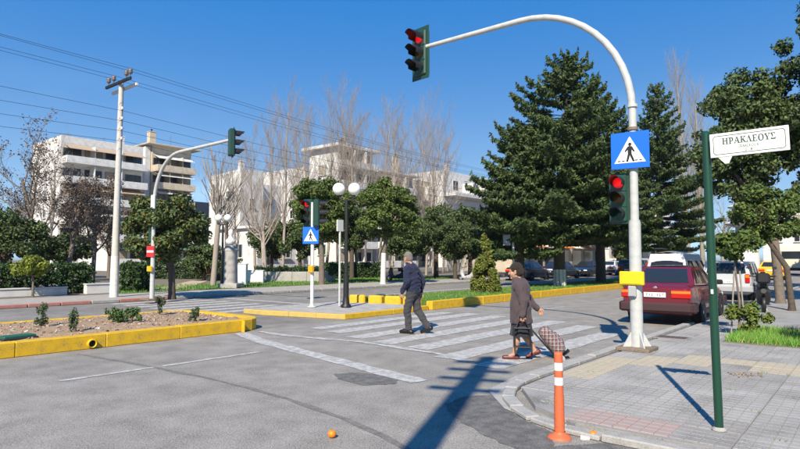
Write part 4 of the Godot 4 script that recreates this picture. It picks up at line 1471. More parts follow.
	for q in [[8.42, .13, m_black], [8.24, -.13, M(.62, .61, .58, .7)]]:
		var cr := MB.new()
		cr.box(Vector3(.12, q[0], q[1]), Vector3(2.1, .11, .09), .01)
		obj("crossarm", cr, q[2], up)
	for x in [-.9, -.45, .62, .95]:
		var ins := MB.new()
		ins.lathe([[.02, 0], [.02, .1], [.07, .12], [.09, .18], [.06, .2], [.09, .26], [.05, .33], [0, .35]], 10, Vector3(x + .12, 8.49, .1))
		obj("insulator", ins, M(.16, .13, .12, .3), up)
	for k in 4:
		var sp2 := MB.new()
		sp2.lathe([[.03, 0], [.07, .02], [.04, .06], [.07, .1], [.03, .12]], 10, Vector3(.27, 6.15 + k * .40, .0))
		sp2.box(Vector3(.18, 6.2 + k * .40, 0), Vector3(.2, .03, .03))
		obj("spool_insulator", sp2, M(.6, .6, .58, .3), up)
	var wires := [[-.78, 8.80, 11.4], [-.33, 8.80, 11.2], [.74, 8.80, 11.6], [1.07, 8.80, 11.0], [.27, 7.30, 9.4], [.27, 6.90, 8.2], [.27, 6.50, 7.2], [.27, 6.10, 6.5]]
	for k in wires.size():
		var w = wires[k]
		var base := up.position
		var pts := []
		for j in 15:
			var f := j / 14.0
			pts.append(Vector3(base.x + w[0] + .05, lerpf(w[2], w[1] + .12, f) - sin(PI * f) * .55, base.z + 40.0 * (1.0 - f)))
		for j in 16:
			var f := (j + 1) / 16.0
			pts.append(Vector3(base.x + w[0] + .05, w[1] + .12 - sin(PI * f) * .75 - f * .2, base.z - 48.0 * f))
		var wb := MB.new()
		wb.tube(pts, .0068, 4, false)
		tag(obj("power_line", wb, M(.03, .03, .035, .6)), ["power line on the park end of the utility pole crossarm", "power line on the second insulator from the park end of the crossarm", "power line on the insulator next to the road end of the crossarm", "power line on the road end of the utility pole crossarm", "topmost cable on the spool insulators of the utility pole", "cable on the second spool insulator from the top", "cable on the third spool insulator from the top", "lowest cable on the spool insulators of the utility pole"][k], "cable", "crossarm power lines" if k < 4 else "lower cables")
	# pole behind the photographer, whose shadow crosses the road
	var bk := thing("utility_pole", "thick concrete pole with four crossarms whose long shadow crosses the road", "utility pole", S(-2.8, .05, PAVE))
	var b1 := MB.new()
	b1.tube([Vector3.ZERO, Vector3(0, 9.9, 0)], [.185, .145], 14)
	obj("pole", b1, m_concrete, bk)
	for k in 4:
		var cb := MB.new()
		cb.box(Vector3(0, 9.5 - k * .52, 0), Vector3(.92, .10, .10), .01, Basis(Vector3.UP, .35))
		obj("crossarm", cb, m_galv, bk)
	# flexible delineator post
	var dl := thing("delineator_post", "orange flexible delineator post with white bands at the pavement edge", "bollard", ground(559.5, 438))
	var mo := MT(noise_tex(256, [C(.16, .07, .045), C(.42, .14, .07), C(.60, .115, .035), C(.66, .12, .035), C(.70, .17, .07)], .04, .2, .5, .35, 130, 1.5), .45, .55, false)
	var d1 := MB.new()
	d1.lathe([[.105, 0], [.105, .012], [.085, .03], [.058, .042], [.052, .06]], 20)
	obj("base", d1, mo, dl)
	var d2 := MB.new()
	d2.lathe([[.046, .055], [.045, .35], [.040, .42], [.039, .74], [.035, .76], [0, .765]], 20)
	obj("post", d2, mo, dl)
	for y in [.47, .60]:
		var d3 := MB.new()
		d3.lathe([[.0408, y], [.0408, y + .07]], 20)
		obj("reflective_band", d3, MT(noise_tex(256, [C(.45, .30, .25), C(.72, .70, .66), C(.78, .77, .74)], .03, .2, .5, .35, 131), .3, .5, false), dl)
	# monument in the park
	var mon := thing("monument", "pale tapered stone monument with a bust beside the park lamp", "monument", ground(230, 288, .11), deg_to_rad(ROAD_TURN))
	var n1 := MB.new()
	n1.box(Vector3(0, .12, 0), Vector3(.95, .24, .95), .02)
	obj("plinth", n1, m_concrete, mon)
	var n2 := MB.new()
	n2.lathe([[.42, .24], [.40, .3], [.36, 1.85], [.40, 1.9], [.40, 1.98], [.2, 2.2]], 4)
	obj("pedestal", n2, m_concrete, mon)
	var n3 := MB.new()
	n3.lathe([[.08, 2.18], [.23, 2.28], [.26, 2.45], [.1, 2.6], [.08, 2.68], [.12, 2.76], [.135, 2.88], [.1, 3.0], [.0, 3.04]], 14)
	obj("bust", n3, m_plaster, mon)
	# cabinets and walls
	var cabs := [[241, 33.5, 1.15, .75, "pale blue utility cabinet beside the monument"], [256.5, 36.5, .72, 1.0, "low white utility cabinet in front of the grey park wall"]]
	for q in cabs:
		var cb := thing("utility_cabinet", q[4], "cabinet", dep(q[0], q[1], .10), deg_to_rad(ROAD_TURN))
		var c1 := MB.new()
		c1.box(Vector3(0, q[2] * .5 + .06, 0), Vector3(q[3], q[2] - .06, .4), .015)
		obj("body", c1, M(.58, .65, .68, .5) if q[2] > 1 else M(.72, .73, .72, .5), cb)
		var c2 := MB.new()
		c2.box(Vector3(0, q[2] + .06, 0), Vector3(q[3] + .06, .05, .46), .01)
		obj("lid", c2, M(.6, .62, .62, .5), cb)
		var c3 := MB.new()
		c3.box(Vector3(0, .05, 0), Vector3(q[3] + .05, .1, .44), .01)
		obj("plinth", c3, m_concrete, cb)
		for sx in [-1, 1]:
			var c4 := MB.new()
			c4.box(Vector3(sx * q[3] * .25, q[2] * .5 + .08, .205), Vector3(q[3] * .46, q[2] * .8, .012), .004)
			obj("door", c4, M(.60, .67, .70, .5) if q[2] > 1 else M(.74, .75, .74, .5), cb)
	var gw := thing("park_wall", "low grey concrete wall at the back of the park lawn", "wall", dep(300, 38.6, .10), deg_to_rad(ROAD_TURN + 3))
	for k in 5:
		var wb := MB.new()
		wb.box(Vector3(-1.9 + k * .95, .33, 0), Vector3(.94, .66, .25), .015)
		obj("wall_panel", wb, m_concrete, gw)
	for q in [[6.6, 9.9, .30, "long low white wall in front of the clipped hedge"], [10.55, 11.75, .40, "short white wall block beside the utility pole"]]:
		var lw := thing("low_wall", q[3], "wall", S((q[0] + q[1]) * .5, 26.35 if q[0] < 8 else 26.1, .10))
		var wb := MB.new()
		wb.box(Vector3(0, q[2] * .5, 0), Vector3(.3, q[2], q[1] - q[0]), .02)
		obj("wall_body", wb, m_plaster, lw)
		var cp := MB.new()
		cp.box(Vector3(0, q[2] + .025, 0), Vector3(.36, .05, q[1] - q[0] + .04), .01)
		obj("coping", cp, m_plaster, lw)
	# yellow concrete blocks at the nose of the grass strip
	var bl := [[350, 366], [369.5, 383], [386, 402], [404.5, 420]]
	for k in bl.size():
		var p0 := ground(bl[k][0], 304.6 + k * .7, ISLAND - .1)
		var p1 := ground(bl[k][1], 304.9 + k * .9, ISLAND - .1)
		var bb := MB.new()
		var ln := p0.distance_to(p1)
		bb.box(Vector3(0, .17, 0), Vector3(.3, .34, ln), .05)
		var o := tag(obj("barrier_block", bb, m_yellow, null, (p0 + p1) * .5, atan2(p1.x - p0.x, p1.z - p0.z)), ["yellow concrete barrier block closest to the black globe lamp", "second yellow barrier block counted from the globe lamp", "third yellow barrier block counted from the globe lamp", "yellow barrier block touching the kerb of the grass strip"][k], "barrier", "yellow barrier blocks")
	# small no-entry style post and plate on the grass strip
	var ps := thing("sign_post", "white post with a small grey plate on the strip near the cone shrub", "sign post", at_t(513, 14.0, BED - .05))
	var q1 := MB.new()
	q1.tube([Vector3.ZERO, Vector3(0, 2.5, 0)], .06, 10)
	obj("post", q1, M(.68, .68, .66, .6), ps)
	var q2 := MB.new()
	q2.box(Vector3(-.35, 2.35, 0), Vector3(.42, .55, .03), .01)
	q2.box(Vector3(-.1, 2.35, -.02), Vector3(.2, .04, .02))
	obj("sign", q2, M(.45, .46, .46, .5), ps)

# ---------- vehicles: forward is -z, base at the ground ----------
func car_body(parent: Node3D, p: Dictionary, paint: Material) -> void:
	# lower body lofted through stations of [z, bottom, top, half width]
	var rows := []
	for q in p.stations:
		var z: float = q[0]; var b: float = q[1]; var t: float = q[2]; var w: float = q[3]
		var m := (b + t) * .5
		var half := [[0, b], [w * .86, b], [w * .97, b + .07], [w * 1.0, m - .04], [w * 1.0, m + .05], [w * .975, t - .08], [w * .93, t - .025], [w * .84, t], [0, t + .02]]
		var row := []
		for k in half.size(): row.append(Vector3(half[k][0], half[k][1], z))
		for k in range(half.size() - 2, -1, -1): row.append(Vector3(-half[k][0], half[k][1], z))
		rows.append(row)
	var mb := MB.new()
	mb.grid(rows, true)
	for e in 2:
		var row: Array = rows[0] if e == 0 else rows[-1]
		var c := Vector3.ZERO
		for q in row: c += q
		c /= row.size()
		for k in row.size() - 1:
			if e == 0: mb.tri(c, row[k + 1], row[k])
			else: mb.tri(c, row[k], row[k + 1])
	obj("body", mb, paint, parent)

func curve_panel(a: Vector3, b: Vector3, c: Vector3, d: Vector3, bulge: Vector3, n := 6) -> Array:
	# grid between bottom edge a-b and top edge d-c, bulging
	var rows := []
	for i in n + 1:
		var row := []
		for j in n + 1:
			var u := float(j) / n; var v := float(i) / n
			var q := a.lerp(b, u).lerp(d.lerp(c, u), v)
			row.append(q + bulge * (4.0 * u * (1.0 - u) * .6 + 4.0 * v * (1.0 - v) * .4))
		rows.append(row)
	return rows

func shrink(a: Vector3, b: Vector3, c: Vector3, d: Vector3, u0: float, u1: float, v0: float, v1: float) -> Array:
	var f := func(u: float, v: float) -> Vector3: return a.lerp(b, u).lerp(d.lerp(c, u), v)
	return [f.call(u0, v0), f.call(u1, v0), f.call(u1, v1), f.call(u0, v1)]

func make_car(called: String, label: String, category: String, p: Dictionary, at: Vector3, turn: float, group := "") -> Node3D:
	var t := thing(called, label, category, at, turn, group)
	var paint: Material = p.paint
	car_body(t, p, paint)
	# cabin: corners of belt line and roof
	var bw: float = p.belt_w; var rw: float = p.roof_w
	var fb := Vector3(bw, p.belt_f, p.zf); var rb := Vector3(bw, p.belt_r, p.zr)
	var fr := Vector3(rw, p.roof - .03, p.zf2); var rr := Vector3(rw, p.roof - .03, p.zr2)
	var mx := Vector3(-1, 1, 1)
	var cab := MB.new()
	cab.grid(curve_panel(fb, rb, rr, fr, Vector3(.03, 0, 0)), true)
	cab.grid(curve_panel(fb * mx, rb * mx, rr * mx, fr * mx, Vector3(-.03, 0, 0)))
	cab.grid(curve_panel(fb * mx, fb, fr, fr * mx, Vector3(0, .0, -.05)), true)
	cab.grid(curve_panel(rb * mx, rb, rr, rr * mx, Vector3(0, .0, .05)))
	cab.grid(curve_panel(fr * mx, fr, rr, rr * mx, Vector3(0, p.get("dome", .05), 0)), true)
	obj("cabin", cab, paint, t)
	# glass
	var wind := shrink(fb * mx, fb, fr, fr * mx, .07, .93, .06, .92)
	var g1 := MB.new()
	g1.grid(curve_panel(wind[0], wind[1], wind[2], wind[3], Vector3(0, 0, -.05)), true)
	for k in g1.v.size(): g1.v[k] += Vector3(0, .006, -.012)
	obj("windscreen", g1, m_window, t)
	if p.get("rear_glass", true):
		var back := shrink(rb * mx, rb, rr, rr * mx, .08, .92, p.get("rg0", .10), p.get("glass_top", .90))
		var g2 := MB.new()
		g2.grid(curve_panel(back[0], back[1], back[2], back[3], Vector3(0, 0, .05)))
		for k in g2.v.size(): g2.v[k] += Vector3(0, .006, .012)
		obj("rear_window", g2, m_window, t)
	for sx in [1.0, -1.0]:
		var m1 := Vector3(sx, 1, 1)
		for span in p.side_glass:
			var sd := shrink(fb * m1, rb * m1, rr * m1, fr * m1, span[0], span[1], .10, p.get("glass_top", .90) - .04)
			var g3 := MB.new()
			g3.grid(curve_panel(sd[0], sd[1], sd[2], sd[3], Vector3(.012 * sx, 0, 0)), sx > 0)
			for k in g3.v.size(): g3.v[k] += Vector3(.022 * sx, 0, 0)
			obj("side_window", g3, m_window, t)
		for z in p.get("handles", []):
			var h := MB.new()
			h.box(Vector3(sx * (p.half_w + .004), p.belt_f - .14, z), Vector3(.03, .03, .17), .01)
			obj("door_handle", h, m_black, t)
		for z in p.get("seams", []):
			var h := MB.new()
			h.box(Vector3(sx * (p.half_w * .992), p.belt_f - .34, z), Vector3(.02, .50, .012))
			obj("door_seam", h, m_black, t)
		var mi := MB.new()
		mi.box(Vector3(sx * (bw + .14), p.belt_f + .08, p.zf + .28), Vector3(.2, .13, .09), .03)
		obj("wing_mirror", mi, p.get("mirror", m_black), t)
		var sk := MB.new()
		sk.box(Vector3(sx * (p.half_w * .985), .30, (p.wf + p.wr) * .5), Vector3(.05, .12, p.wr - p.wf - .72), .015)
		obj("sill_trim", sk, m_black, t)
		var rub := MB.new()
		rub.box(Vector3(sx * (p.half_w + .004), p.get("rub", .55), (p.wf + p.wr) * .5), Vector3(.02, .06, p.wr - p.wf - .75), .008)
		obj("side_strip", rub, m_black, t)
		# wheels
		for z in [p.wf, p.wr]:
			var ar := MB.new()
			ar.xf = Transform3D(Basis(Vector3(0, 0, 1), -PI / 2 * sx), Vector3(sx * (p.half_w - .035), p.wheel + .0, z))
			ar.lathe([[0, .045], [p.wheel + .055, .045], [p.wheel + .06, .03], [p.wheel + .06, -.1]], 22)
			obj("wheel_arch", ar, M(.006, .006, .006, .9), t)
			var ty := MB.new()
			var r: float = p.wheel
			ty.xf = Transform3D(Basis(Vector3(0, 0, 1), -PI / 2 * sx), Vector3(sx * (p.half_w - .14), r, z))
			ty.lathe([[r * .60, .14], [r * .66, .160], [r * .9, .165], [r * .98, .15], [r, .12], [r, -.05]], 22)
			var wh := obj("wheel", ty, M(.016, .016, .017, .85), t)
			var ri := MB.new()
			ri.xf = ty.xf
			ri.lathe([[r * .62, .135], [r * .58, .150], [r * .5, .12], [r * .22, .14], [.03, .155], [0, .155]], 22)
			obj("rim", ri, M(.42, .43, .44, .35, .7), wh)
	# bumpers
	for e in [0, 1]:
		var z: float = p.stations[0][0] if e == 0 else p.stations[-1][0]
		var bm := MB.new()
		bm.box(Vector3(0, p.bump_y, z + (.03 if e == 0 else -.03)), Vector3(p.half_w * 1.97, p.bump_h, .20), .05)
		for sx in [-1, 1]: bm.box(Vector3(sx * (p.half_w - .02), p.bump_y, z + (.24 if e == 0 else -.24)), Vector3(.09, p.bump_h - .01, .42), .03)
		obj("bumper", bm, p.get("bumper", m_black), t)
	var zb: float = p.stations[-1][0]
	for sx in [-1.0, 1.0]:
		var tl := MB.new()
		tl.box(Vector3(sx * (p.half_w - p.tail[0] * .5 - .05), p.tail[2], zb + p.get("tail_z", -.015)), Vector3(p.tail[0], p.tail[1], .08), .02)
		var tail := obj("tail_lamp", tl, M(.45, .012, .012, .15), t)
		var am := MB.new()
		am.box(Vector3(sx * (p.half_w - p.tail[0] * .5 - .05), p.tail[2] + p.tail[1] * .24, zb + p.get("tail_z", -.015) + .03), Vector3(p.tail[0] * .96, p.tail[1] * .36, .03), .01)
		obj("indicator", am, M(.75, .20, .02, .15), tail)
		var hl := MB.new()
		hl.box(Vector3(sx * (p.half_w - .24), p.stations[0][2] - .04, p.stations[0][0] + .03), Vector3(.32, .14, .08), .02)
		obj("headlight", hl, M(.7, .72, .74, .1), t)
	var pl := MB.new()
	pl.box(Vector3(0, p.plate_y, zb + p.get("plate_z", .035)), Vector3(.50, .115, .015), .003)
	var plo := obj("number_plate", pl, M(.75, .75, .74, .5), t)
	var ch := MB.new()
	for k in 7:
		if k == 3: continue
		ch.box(Vector3(-.18 + k * .06, p.plate_y, zb + p.get("plate_z", .035) + .008), Vector3(.012, .07, .003))
		ch.box(Vector3(-.165 + k * .06, p.plate_y + .03 - (k % 3) * .03, zb + p.get("plate_z", .035) + .008), Vector3(.02, .012, .0036))
	obj("plate_characters", ch, M(.02, .02, .02, .6), plo)
	return t

func sedan(paint: Material, opts := {}) -> Dictionary:
	var d := {"paint": paint, "half_w": .845, "belt_w": .765, "roof_w": .56, "belt_f": .90, "belt_r": .97, "roof": 1.42, "zf": -.98, "zf2": -.28, "zr": 1.62, "zr2": .98,
		"stations": [[-2.19, .34, .62, .66], [-2.10, .26, .69, .78], [-1.6, .2, .80, .835], [-.9, .2, .895, .845], [0.0, .2, .92, .845], [1.1, .2, .945, .845], [1.6, .22, .975, .835], [1.98, .26, .98, .80], [2.13, .34, .95, .77], [2.19, .46, .86, .73]],
		"side_glass": [[.12, .42], [.46, .76], [.80, .93]], "wf": -1.32, "wr": 1.16, "wheel": .295, "bump_y": .44, "bump_h": .24, "tail": [.44, .20, .76], "plate_y": .74, "handles": [.05, .95], "seams": [-.72, .22, 1.02]}
	d.merge(opts, true)
	return d

func van(paint: Material, opts := {}) -> Dictionary:
	var d := {"paint": paint, "half_w": .85, "belt_w": .82, "roof_w": .72, "belt_f": 1.02, "belt_r": 1.04, "roof": 1.86, "zf": -1.25, "zf2": -.62, "zr": 2.02, "zr2": 1.92,
		"stations": [[-2.08, .36, .70, .68], [-1.98, .28, .80, .80], [-1.55, .22, .96, .845], [-1.1, .22, 1.02, .85], [0.0, .22, 1.03, .85], [1.5, .22, 1.04, .85], [1.98, .26, 1.04, .83], [2.08, .38, 1.0, .80]],
		"side_glass": [[.05, .28], [.33, .60], [.65, .92]], "wf": -1.35, "wr": 1.25, "wheel": .31, "bump_y": .45, "bump_h": .26, "tail": [.16, .34, .86], "tail_z": .0, "plate_y": .72, "handles": [-.1, .9], "seams": [-.75, .22, 1.1]}
	d.merge(opts, true)
	return d

func gloss(r: float, g: float, b: float) -> StandardMaterial3D:
	var m := StandardMaterial3D.new()
	m.albedo_color = lin(r, g, b)
	m.roughness = .35
	m.clearcoat_enabled = true
	m.clearcoat = .8
	m.clearcoat_roughness = .08
	return m

func scooter(label: String, at: Vector3, turn: float, col: Material) -> void:
	var t := thing("scooter", label, "motor scooter", at, turn, "parked scooters")
	for z in [-.62, .62]:
		var w := MB.new()
		w.xf = Transform3D(Basis(Vector3(0, 0, 1), PI / 2), Vector3(0, .23, z))
		w.lathe([[.12, -.05], [.2, -.055], [.23, -.03], [.23, .03], [.2, .055], [.12, .05]], 16)
		var wo := obj("wheel", w, m_black, t)
		var ri := MB.new()
		ri.xf = w.xf
		ri.lathe([[0, -.03], [.12, -.03], [.12, .03], [0, .03]], 12)
		obj("rim", ri, M(.35, .35, .36, .4, .6), wo)
	var b := MB.new()
	b.tube([Vector3(0, .30, -.1), Vector3(0, .33, .2), Vector3(0, .55, .45), Vector3(0, .62, .85)], [.14, .18, .20, .07], 10)
	b.tube([Vector3(0, .28, -.15), Vector3(0, .30, -.40), Vector3(0, .60, -.52), Vector3(0, .92, -.46)], [.12, .13, .16, .10], 10)
	obj("body", b, col, t)
	var s := MB.new()
	s.tube([Vector3(0, .74, .02), Vector3(0, .78, .3), Vector3(0, .80, .75)], [.11, .14, .09], 10)
	obj("seat", s, m_black, t)
	var h := MB.new()
	h.tube([Vector3(-.34, 1.02, -.36), Vector3(-.1, .98, -.46), Vector3(.1, .98, -.46), Vector3(.34, 1.02, -.36)], .02, 6)
	obj("handlebar", h, m_black, t)
	for sx in [-1, 1]:
		var mi := MB.new()
		mi.tube([Vector3(sx * .24, 1.0, -.42), Vector3(sx * .30, 1.22, -.44)], .008, 5)
		mi.box(Vector3(sx * .32, 1.26, -.44), Vector3(.12, .08, .02), .008)
		obj("mirror", mi, m_black, t)
	var k := MB.new()
	k.box(Vector3(0, .98, .78), Vector3(.36, .30, .34), .06)
	obj("top_box", k, m_black, t)
	var f := MB.new()
	f.tube([Vector3(.08, .0, .12), Vector3(.04, .26, .05)], .015, 5)
	f.tube([Vector3(-.08, .0, .12), Vector3(-.04, .26, .05)], .015, 5)
	obj("stand", f, m_galv, t)

func build_vehicles() -> void:
	# red saloon parked at the near kerb
	var red := make_car("red_car", "dark red saloon parked at the kerb behind the traffic mast", "car", sedan(gloss(.125, .006, .012), {"bumper": M(.045, .018, .02, .6)}), S(16.95, 4.30), .03)
	var em := MB.new()
	em.xf = Transform3D(Basis(Vector3.RIGHT, PI / 2), Vector3(0, .90, 2.165))
	em.lathe([[0, 0], [.045, 0], [.045, .012], [0, .014]], 14)
	obj("emblem", em, M(.6, .6, .6, .25, .9), red)
	var rk := MB.new()
	rk.box(Vector3(0, 1.12, 1.40), Vector3(.55, .02, .05))
	obj("parcel_shelf", rk, M(.3, .3, .3, .8), red)
	# white people carrier driving away
	var wv := make_car("white_minivan", "white high-roofed minivan driving away in the outer lane", "van", van(gloss(.62, .63, .63), {"roof": 1.84, "rg0": .12, "glass_top": .68, "dome": .14, "roof_w": .66}), S(27.6, 6.85), 0.0)
	for sx in [-1, 1]:
		var rl := MB.new()
		rl.tube([Vector3(sx * .6, 2.04, -.4), Vector3(sx * .6, 2.07, .6), Vector3(sx * .6, 2.04, 1.6)], .025, 6)
		obj("roof_rail", rl, m_black, wv)
	# silver van parked ahead of the red car
	make_car("silver_hatchback", "silver and white hatchback parked ahead of the red saloon", "car", van(gloss(.50, .52, .54), {"roof": 1.52, "belt_f": .92, "belt_r": .94, "bumper": M(.35, .36, .37, .5)}), S(27.4, 4.75), .05)
	var taxi := make_car("taxi", "yellow taxi driving away down the road", "taxi", sedan(gloss(.72, .42, .006), {"half_w": .87, "bumper": M(.5, .3, .006, .5)}), S(53.5, 6.6), .08)
	var ts := MB.new()
	ts.box(Vector3(0, 1.52, .2), Vector3(.4, .14, .14), .03)
	obj("roof_sign", ts, M(.75, .72, .5, .4), taxi)
	# cream truck coming down the road
	var tr := thing("truck", "cream box truck standing far down the road behind the taxi", "truck", S(72.0, 7.0), PI + .1)
	var cream := gloss(.60, .57, .44)
	var c1 := MB.new()
	c1.box(Vector3(0, 1.55, -2.6), Vector3(2.2, 1.9, 1.7), .16)
	var cabo := obj("cab", c1, cream, tr)
	var c2 := MB.new()
	c2.box(Vector3(0, 1.98, -3.455), Vector3(1.86, .75, .03), .01)
	obj("windscreen", c2, m_window, cabo)
	for sx in [-1, 1]:
		var c3 := MB.new()
		c3.box(Vector3(sx * 1.105, 1.95, -2.75), Vector3(.02, .7, .9), .005)
		obj("side_window", c3, m_window, cabo)
		var hl := MB.new()
		hl.box(Vector3(sx * .82, .98, -3.46), Vector3(.36, .2, .04), .015)
		obj("headlight", hl, M(.75, .76, .78, .1), tr)
		var mi := MB.new()
		mi.box(Vector3(sx * 1.3, 2.0, -3.35), Vector3(.2, .42, .08), .03)
		obj("mirror", mi, m_black, tr)
		for z in [-2.6, 1.2]:
			var w := MB.new()
			w.xf = Transform3D(Basis(Vector3(0, 0, 1), -PI / 2 * sx), Vector3(sx * .92, .45, z))
			w.lathe([[0, .16], [.25, .16], [.27, .18], [.42, .19], [.45, .15], [.45, -.1]], 18)
			obj("wheel", w, m_black, tr)
	var c4 := MB.new()
	c4.box(Vector3(0, 1.9, .7), Vector3(2.25, 2.5, 4.4), .06)
	obj("cargo_box", c4, M(.62, .60, .5, .6), tr)
	var c5 := MB.new()
	c5.box(Vector3(0, .62, -.2), Vector3(1.7, .2, 6.2), .02)
	c5.box(Vector3(0, .58, -3.42), Vector3(2.1, .26, .16), .03)
	obj("chassis", c5, m_black, tr)
	# cars parked in the shade across the road
	var dk := sedan(gloss(.012, .016, .03), {})
	var base := make_car("parked_car", "dark blue saloon parked under the conifers across the road", "car", dk, S(46.0, 20.6), .0, "cars parked across the road")
	copy(base, S(52.0, 20.7), PI, "second dark saloon parked farther along under the conifers")
	copy(base, S(40.2, 20.6), 0.0, "dark saloon parked across the road near the cone shrub")
	make_car("parked_car", "white saloon parked across the road beyond the dark saloons", "car", sedan(gloss(.6, .6, .6), {}), S(58.5, 20.7), 0.0, "cars parked across the road")
	make_car("parked_car", "grey hatchback parked across the road between conifer trunks", "car", van(gloss(.10, .11, .12), {"roof": 1.5, "belt_f": .92, "belt_r": .94}), S(64.5, 20.7), 0.0, "cars parked across the road")
	make_car("parked_car", "black estate parked on the grass strip side behind the conifers", "car", van(gloss(.012, .012, .014), {"roof": 1.55, "belt_f": .92, "belt_r": .94}), S(50.0, 15.8), 0.0, "cars parked across the road")
	scooter("black scooter parked on the pavement behind the staked sapling", S(20.3, 2.75, PAVE), .15, m_black)
	scooter("scooter parked across the road left of the cone-shaped shrub", dep(468, 41.0, .02), 1.6, M(.4, .4, .4, .4))
	scooter("dark scooter parked at the far kerb behind the walking man", dep(398, 39.0, .12), 2.6, M(.02, .02, .03, .4))

# ---------- people: distance fields joined smoothly and meshed as surface nets ----------
class Field:
	var cell := .014
	var o := Vector3.ZERO
	var nx := 0; var ny := 0; var nz := 0
	var d := PackedFloat32Array()

	func _init(lo: Vector3, hi: Vector3, c: float) -> void:
		cell = c
		o = lo
		nx = int((hi.x - lo.x) / c) + 2; ny = int((hi.y - lo.y) / c) + 2; nz = int((hi.z - lo.z) / c) + 2
		d.resize(nx * ny * nz)
		d.fill(9.0)

	# tapered capsule; sq stretches the measure, so that 1.4 in x makes the limb thinner in x
	func limb(a: Vector3, ra: float, b: Vector3, rb: float, k := .03, sq := Vector3.ONE) -> void:
		var m := maxf(ra, rb) + k + cell * 2.0
		var lo := (Vector3(minf(a.x, b.x), minf(a.y, b.y), minf(a.z, b.z)) - Vector3(m, m, m) - o) / cell
		var hi := (Vector3(maxf(a.x, b.x), maxf(a.y, b.y), maxf(a.z, b.z)) + Vector3(m, m, m) - o) / cell
		var A := a * sq
		var ba := b * sq - A
		var bb := maxf(ba.dot(ba), 1e-9)
		for i in range(maxi(0, int(lo.x)), mini(nx, int(hi.x) + 1)):
			for j in range(maxi(0, int(lo.y)), mini(ny, int(hi.y) + 1)):
				for l in range(maxi(0, int(lo.z)), mini(nz, int(hi.z) + 1)):
					var p := (o + Vector3(i, j, l) * cell) * sq - A
					var h := clampf(p.dot(ba) / bb, 0.0, 1.0)
					var v := (p - ba * h).length() - (ra + (rb - ra) * h)
					var q := (i * ny + j) * nz + l
					var w := d[q]
					if absf(v - w) < k:
						var e := (k - absf(v - w)) / k
						d[q] = minf(v, w) - e * e * k * .25
					elif v < w:
						d[q] = v

	func ball(c: Vector3, r: Vector3, k := .02) -> void:
		var m := maxf(r.x, maxf(r.y, r.z))
		limb(c, m, c + Vector3(0, .0001, 0), m, k, Vector3(m / r.x, m / r.y, m / r.z))

	# takes a ball away
	func carve(c: Vector3, r: Vector3) -> void:
		for i in nx:
			for j in ny:
				for l in nz:
					var p := (o + Vector3(i, j, l) * cell - c) / r
					var v := (p.length() - 1.0) * minf(r.x, minf(r.y, r.z))
					var q := (i * ny + j) * nz + l
					d[q] = maxf(d[q], -v)

	func cut_below(y: float) -> void:
		for i in nx:
			for j in ny:
				for l in nz:
					var q := (i * ny + j) * nz + l
					d[q] = maxf(d[q], y - (o.y + j * cell))

	# cloth folds or strands: an uneven skin of the given depth
	func wrinkle(amp: float, freq: Vector3, seed_: int) -> void:
		var f := FastNoiseLite.new()
		f.seed = seed_
		f.frequency = 1.0
		f.fractal_octaves = 3
		for i in nx:
			for j in ny:
				for l in nz:
					var q := (i * ny + j) * nz + l
					if absf(d[q]) > .05: continue
					var p := (o + Vector3(i, j, l) * cell) * freq
					d[q] += f.get_noise_3d(p.x + p.y * .6, p.y, p.z - p.y * .4) * amp

	func mesh(mb) -> void:
		var at := PackedInt32Array()
		at.resize(nx * ny * nz)
		at.fill(-1)
		var sy := nz
		var sx := ny * nz
		var lim := cell * 2.5
		for i in nx - 1:
			for j in ny - 1:
				for l in nz - 1:
					var q := i * sx + j * sy + l
					if absf(d[q]) > lim: continue
					var e := [d[q], d[q + 1], d[q + sy], d[q + sy + 1], d[q + sx], d[q + sx + 1], d[q + sx + sy], d[q + sx + sy + 1]]
					var neg := 0
					for v in e: if v < 0.0: neg += 1
					if neg == 0 or neg == 8: continue
					var s := Vector3.ZERO
					var n := 0
					for a in 8:
						for bit in [1, 2, 4]:
							if a & bit: continue
							var b: int = a | bit
							if (e[a] < 0.0) == (e[b] < 0.0): continue
							var t: float = e[a] / (e[a] - e[b])
							var pa := Vector3((a >> 2) & 1, (a >> 1) & 1, a & 1)
							var pb := Vector3((b >> 2) & 1, (b >> 1) & 1, b & 1)
							s += pa.lerp(pb, t)
							n += 1
					s /= n
					var g := Vector3(e[4] + e[5] + e[6] + e[7] - e[0] - e[1] - e[2] - e[3], e[2] + e[3] + e[6] + e[7] - e[0] - e[1] - e[4] - e[5], e[1] + e[3] + e[5] + e[7] - e[0] - e[2] - e[4] - e[6])
					at[q] = mb.vert(o + (Vector3(i, j, l) + s) * cell, g)
		for i in range(1, nx - 1):
			for j in range(1, ny - 1):
				for l in range(1, nz - 1):
					var q := i * sx + j * sy + l
					if absf(d[q]) > lim: continue
					var ins := d[q] < 0.0
					for ax in 3:
						var st: int = [sx, sy, 1][ax]
						if ins == (d[q + st] < 0.0): continue
						var u: int = [sy, 1, sx][ax]
						var w: int = [1, sx, sy][ax]
						var c0 := at[q]; var c1 := at[q - u]; var c2 := at[q - u - w]; var c3 := at[q - w]
						if c0 < 0 or c1 < 0 or c2 < 0 or c3 < 0: continue
						if ins:
							for k in [c0, c2, c1, c0, c3, c2]: mb.ix.push_back(k)
						else:
							for k in [c0, c1, c2, c0, c2, c3]: mb.ix.push_back(k)

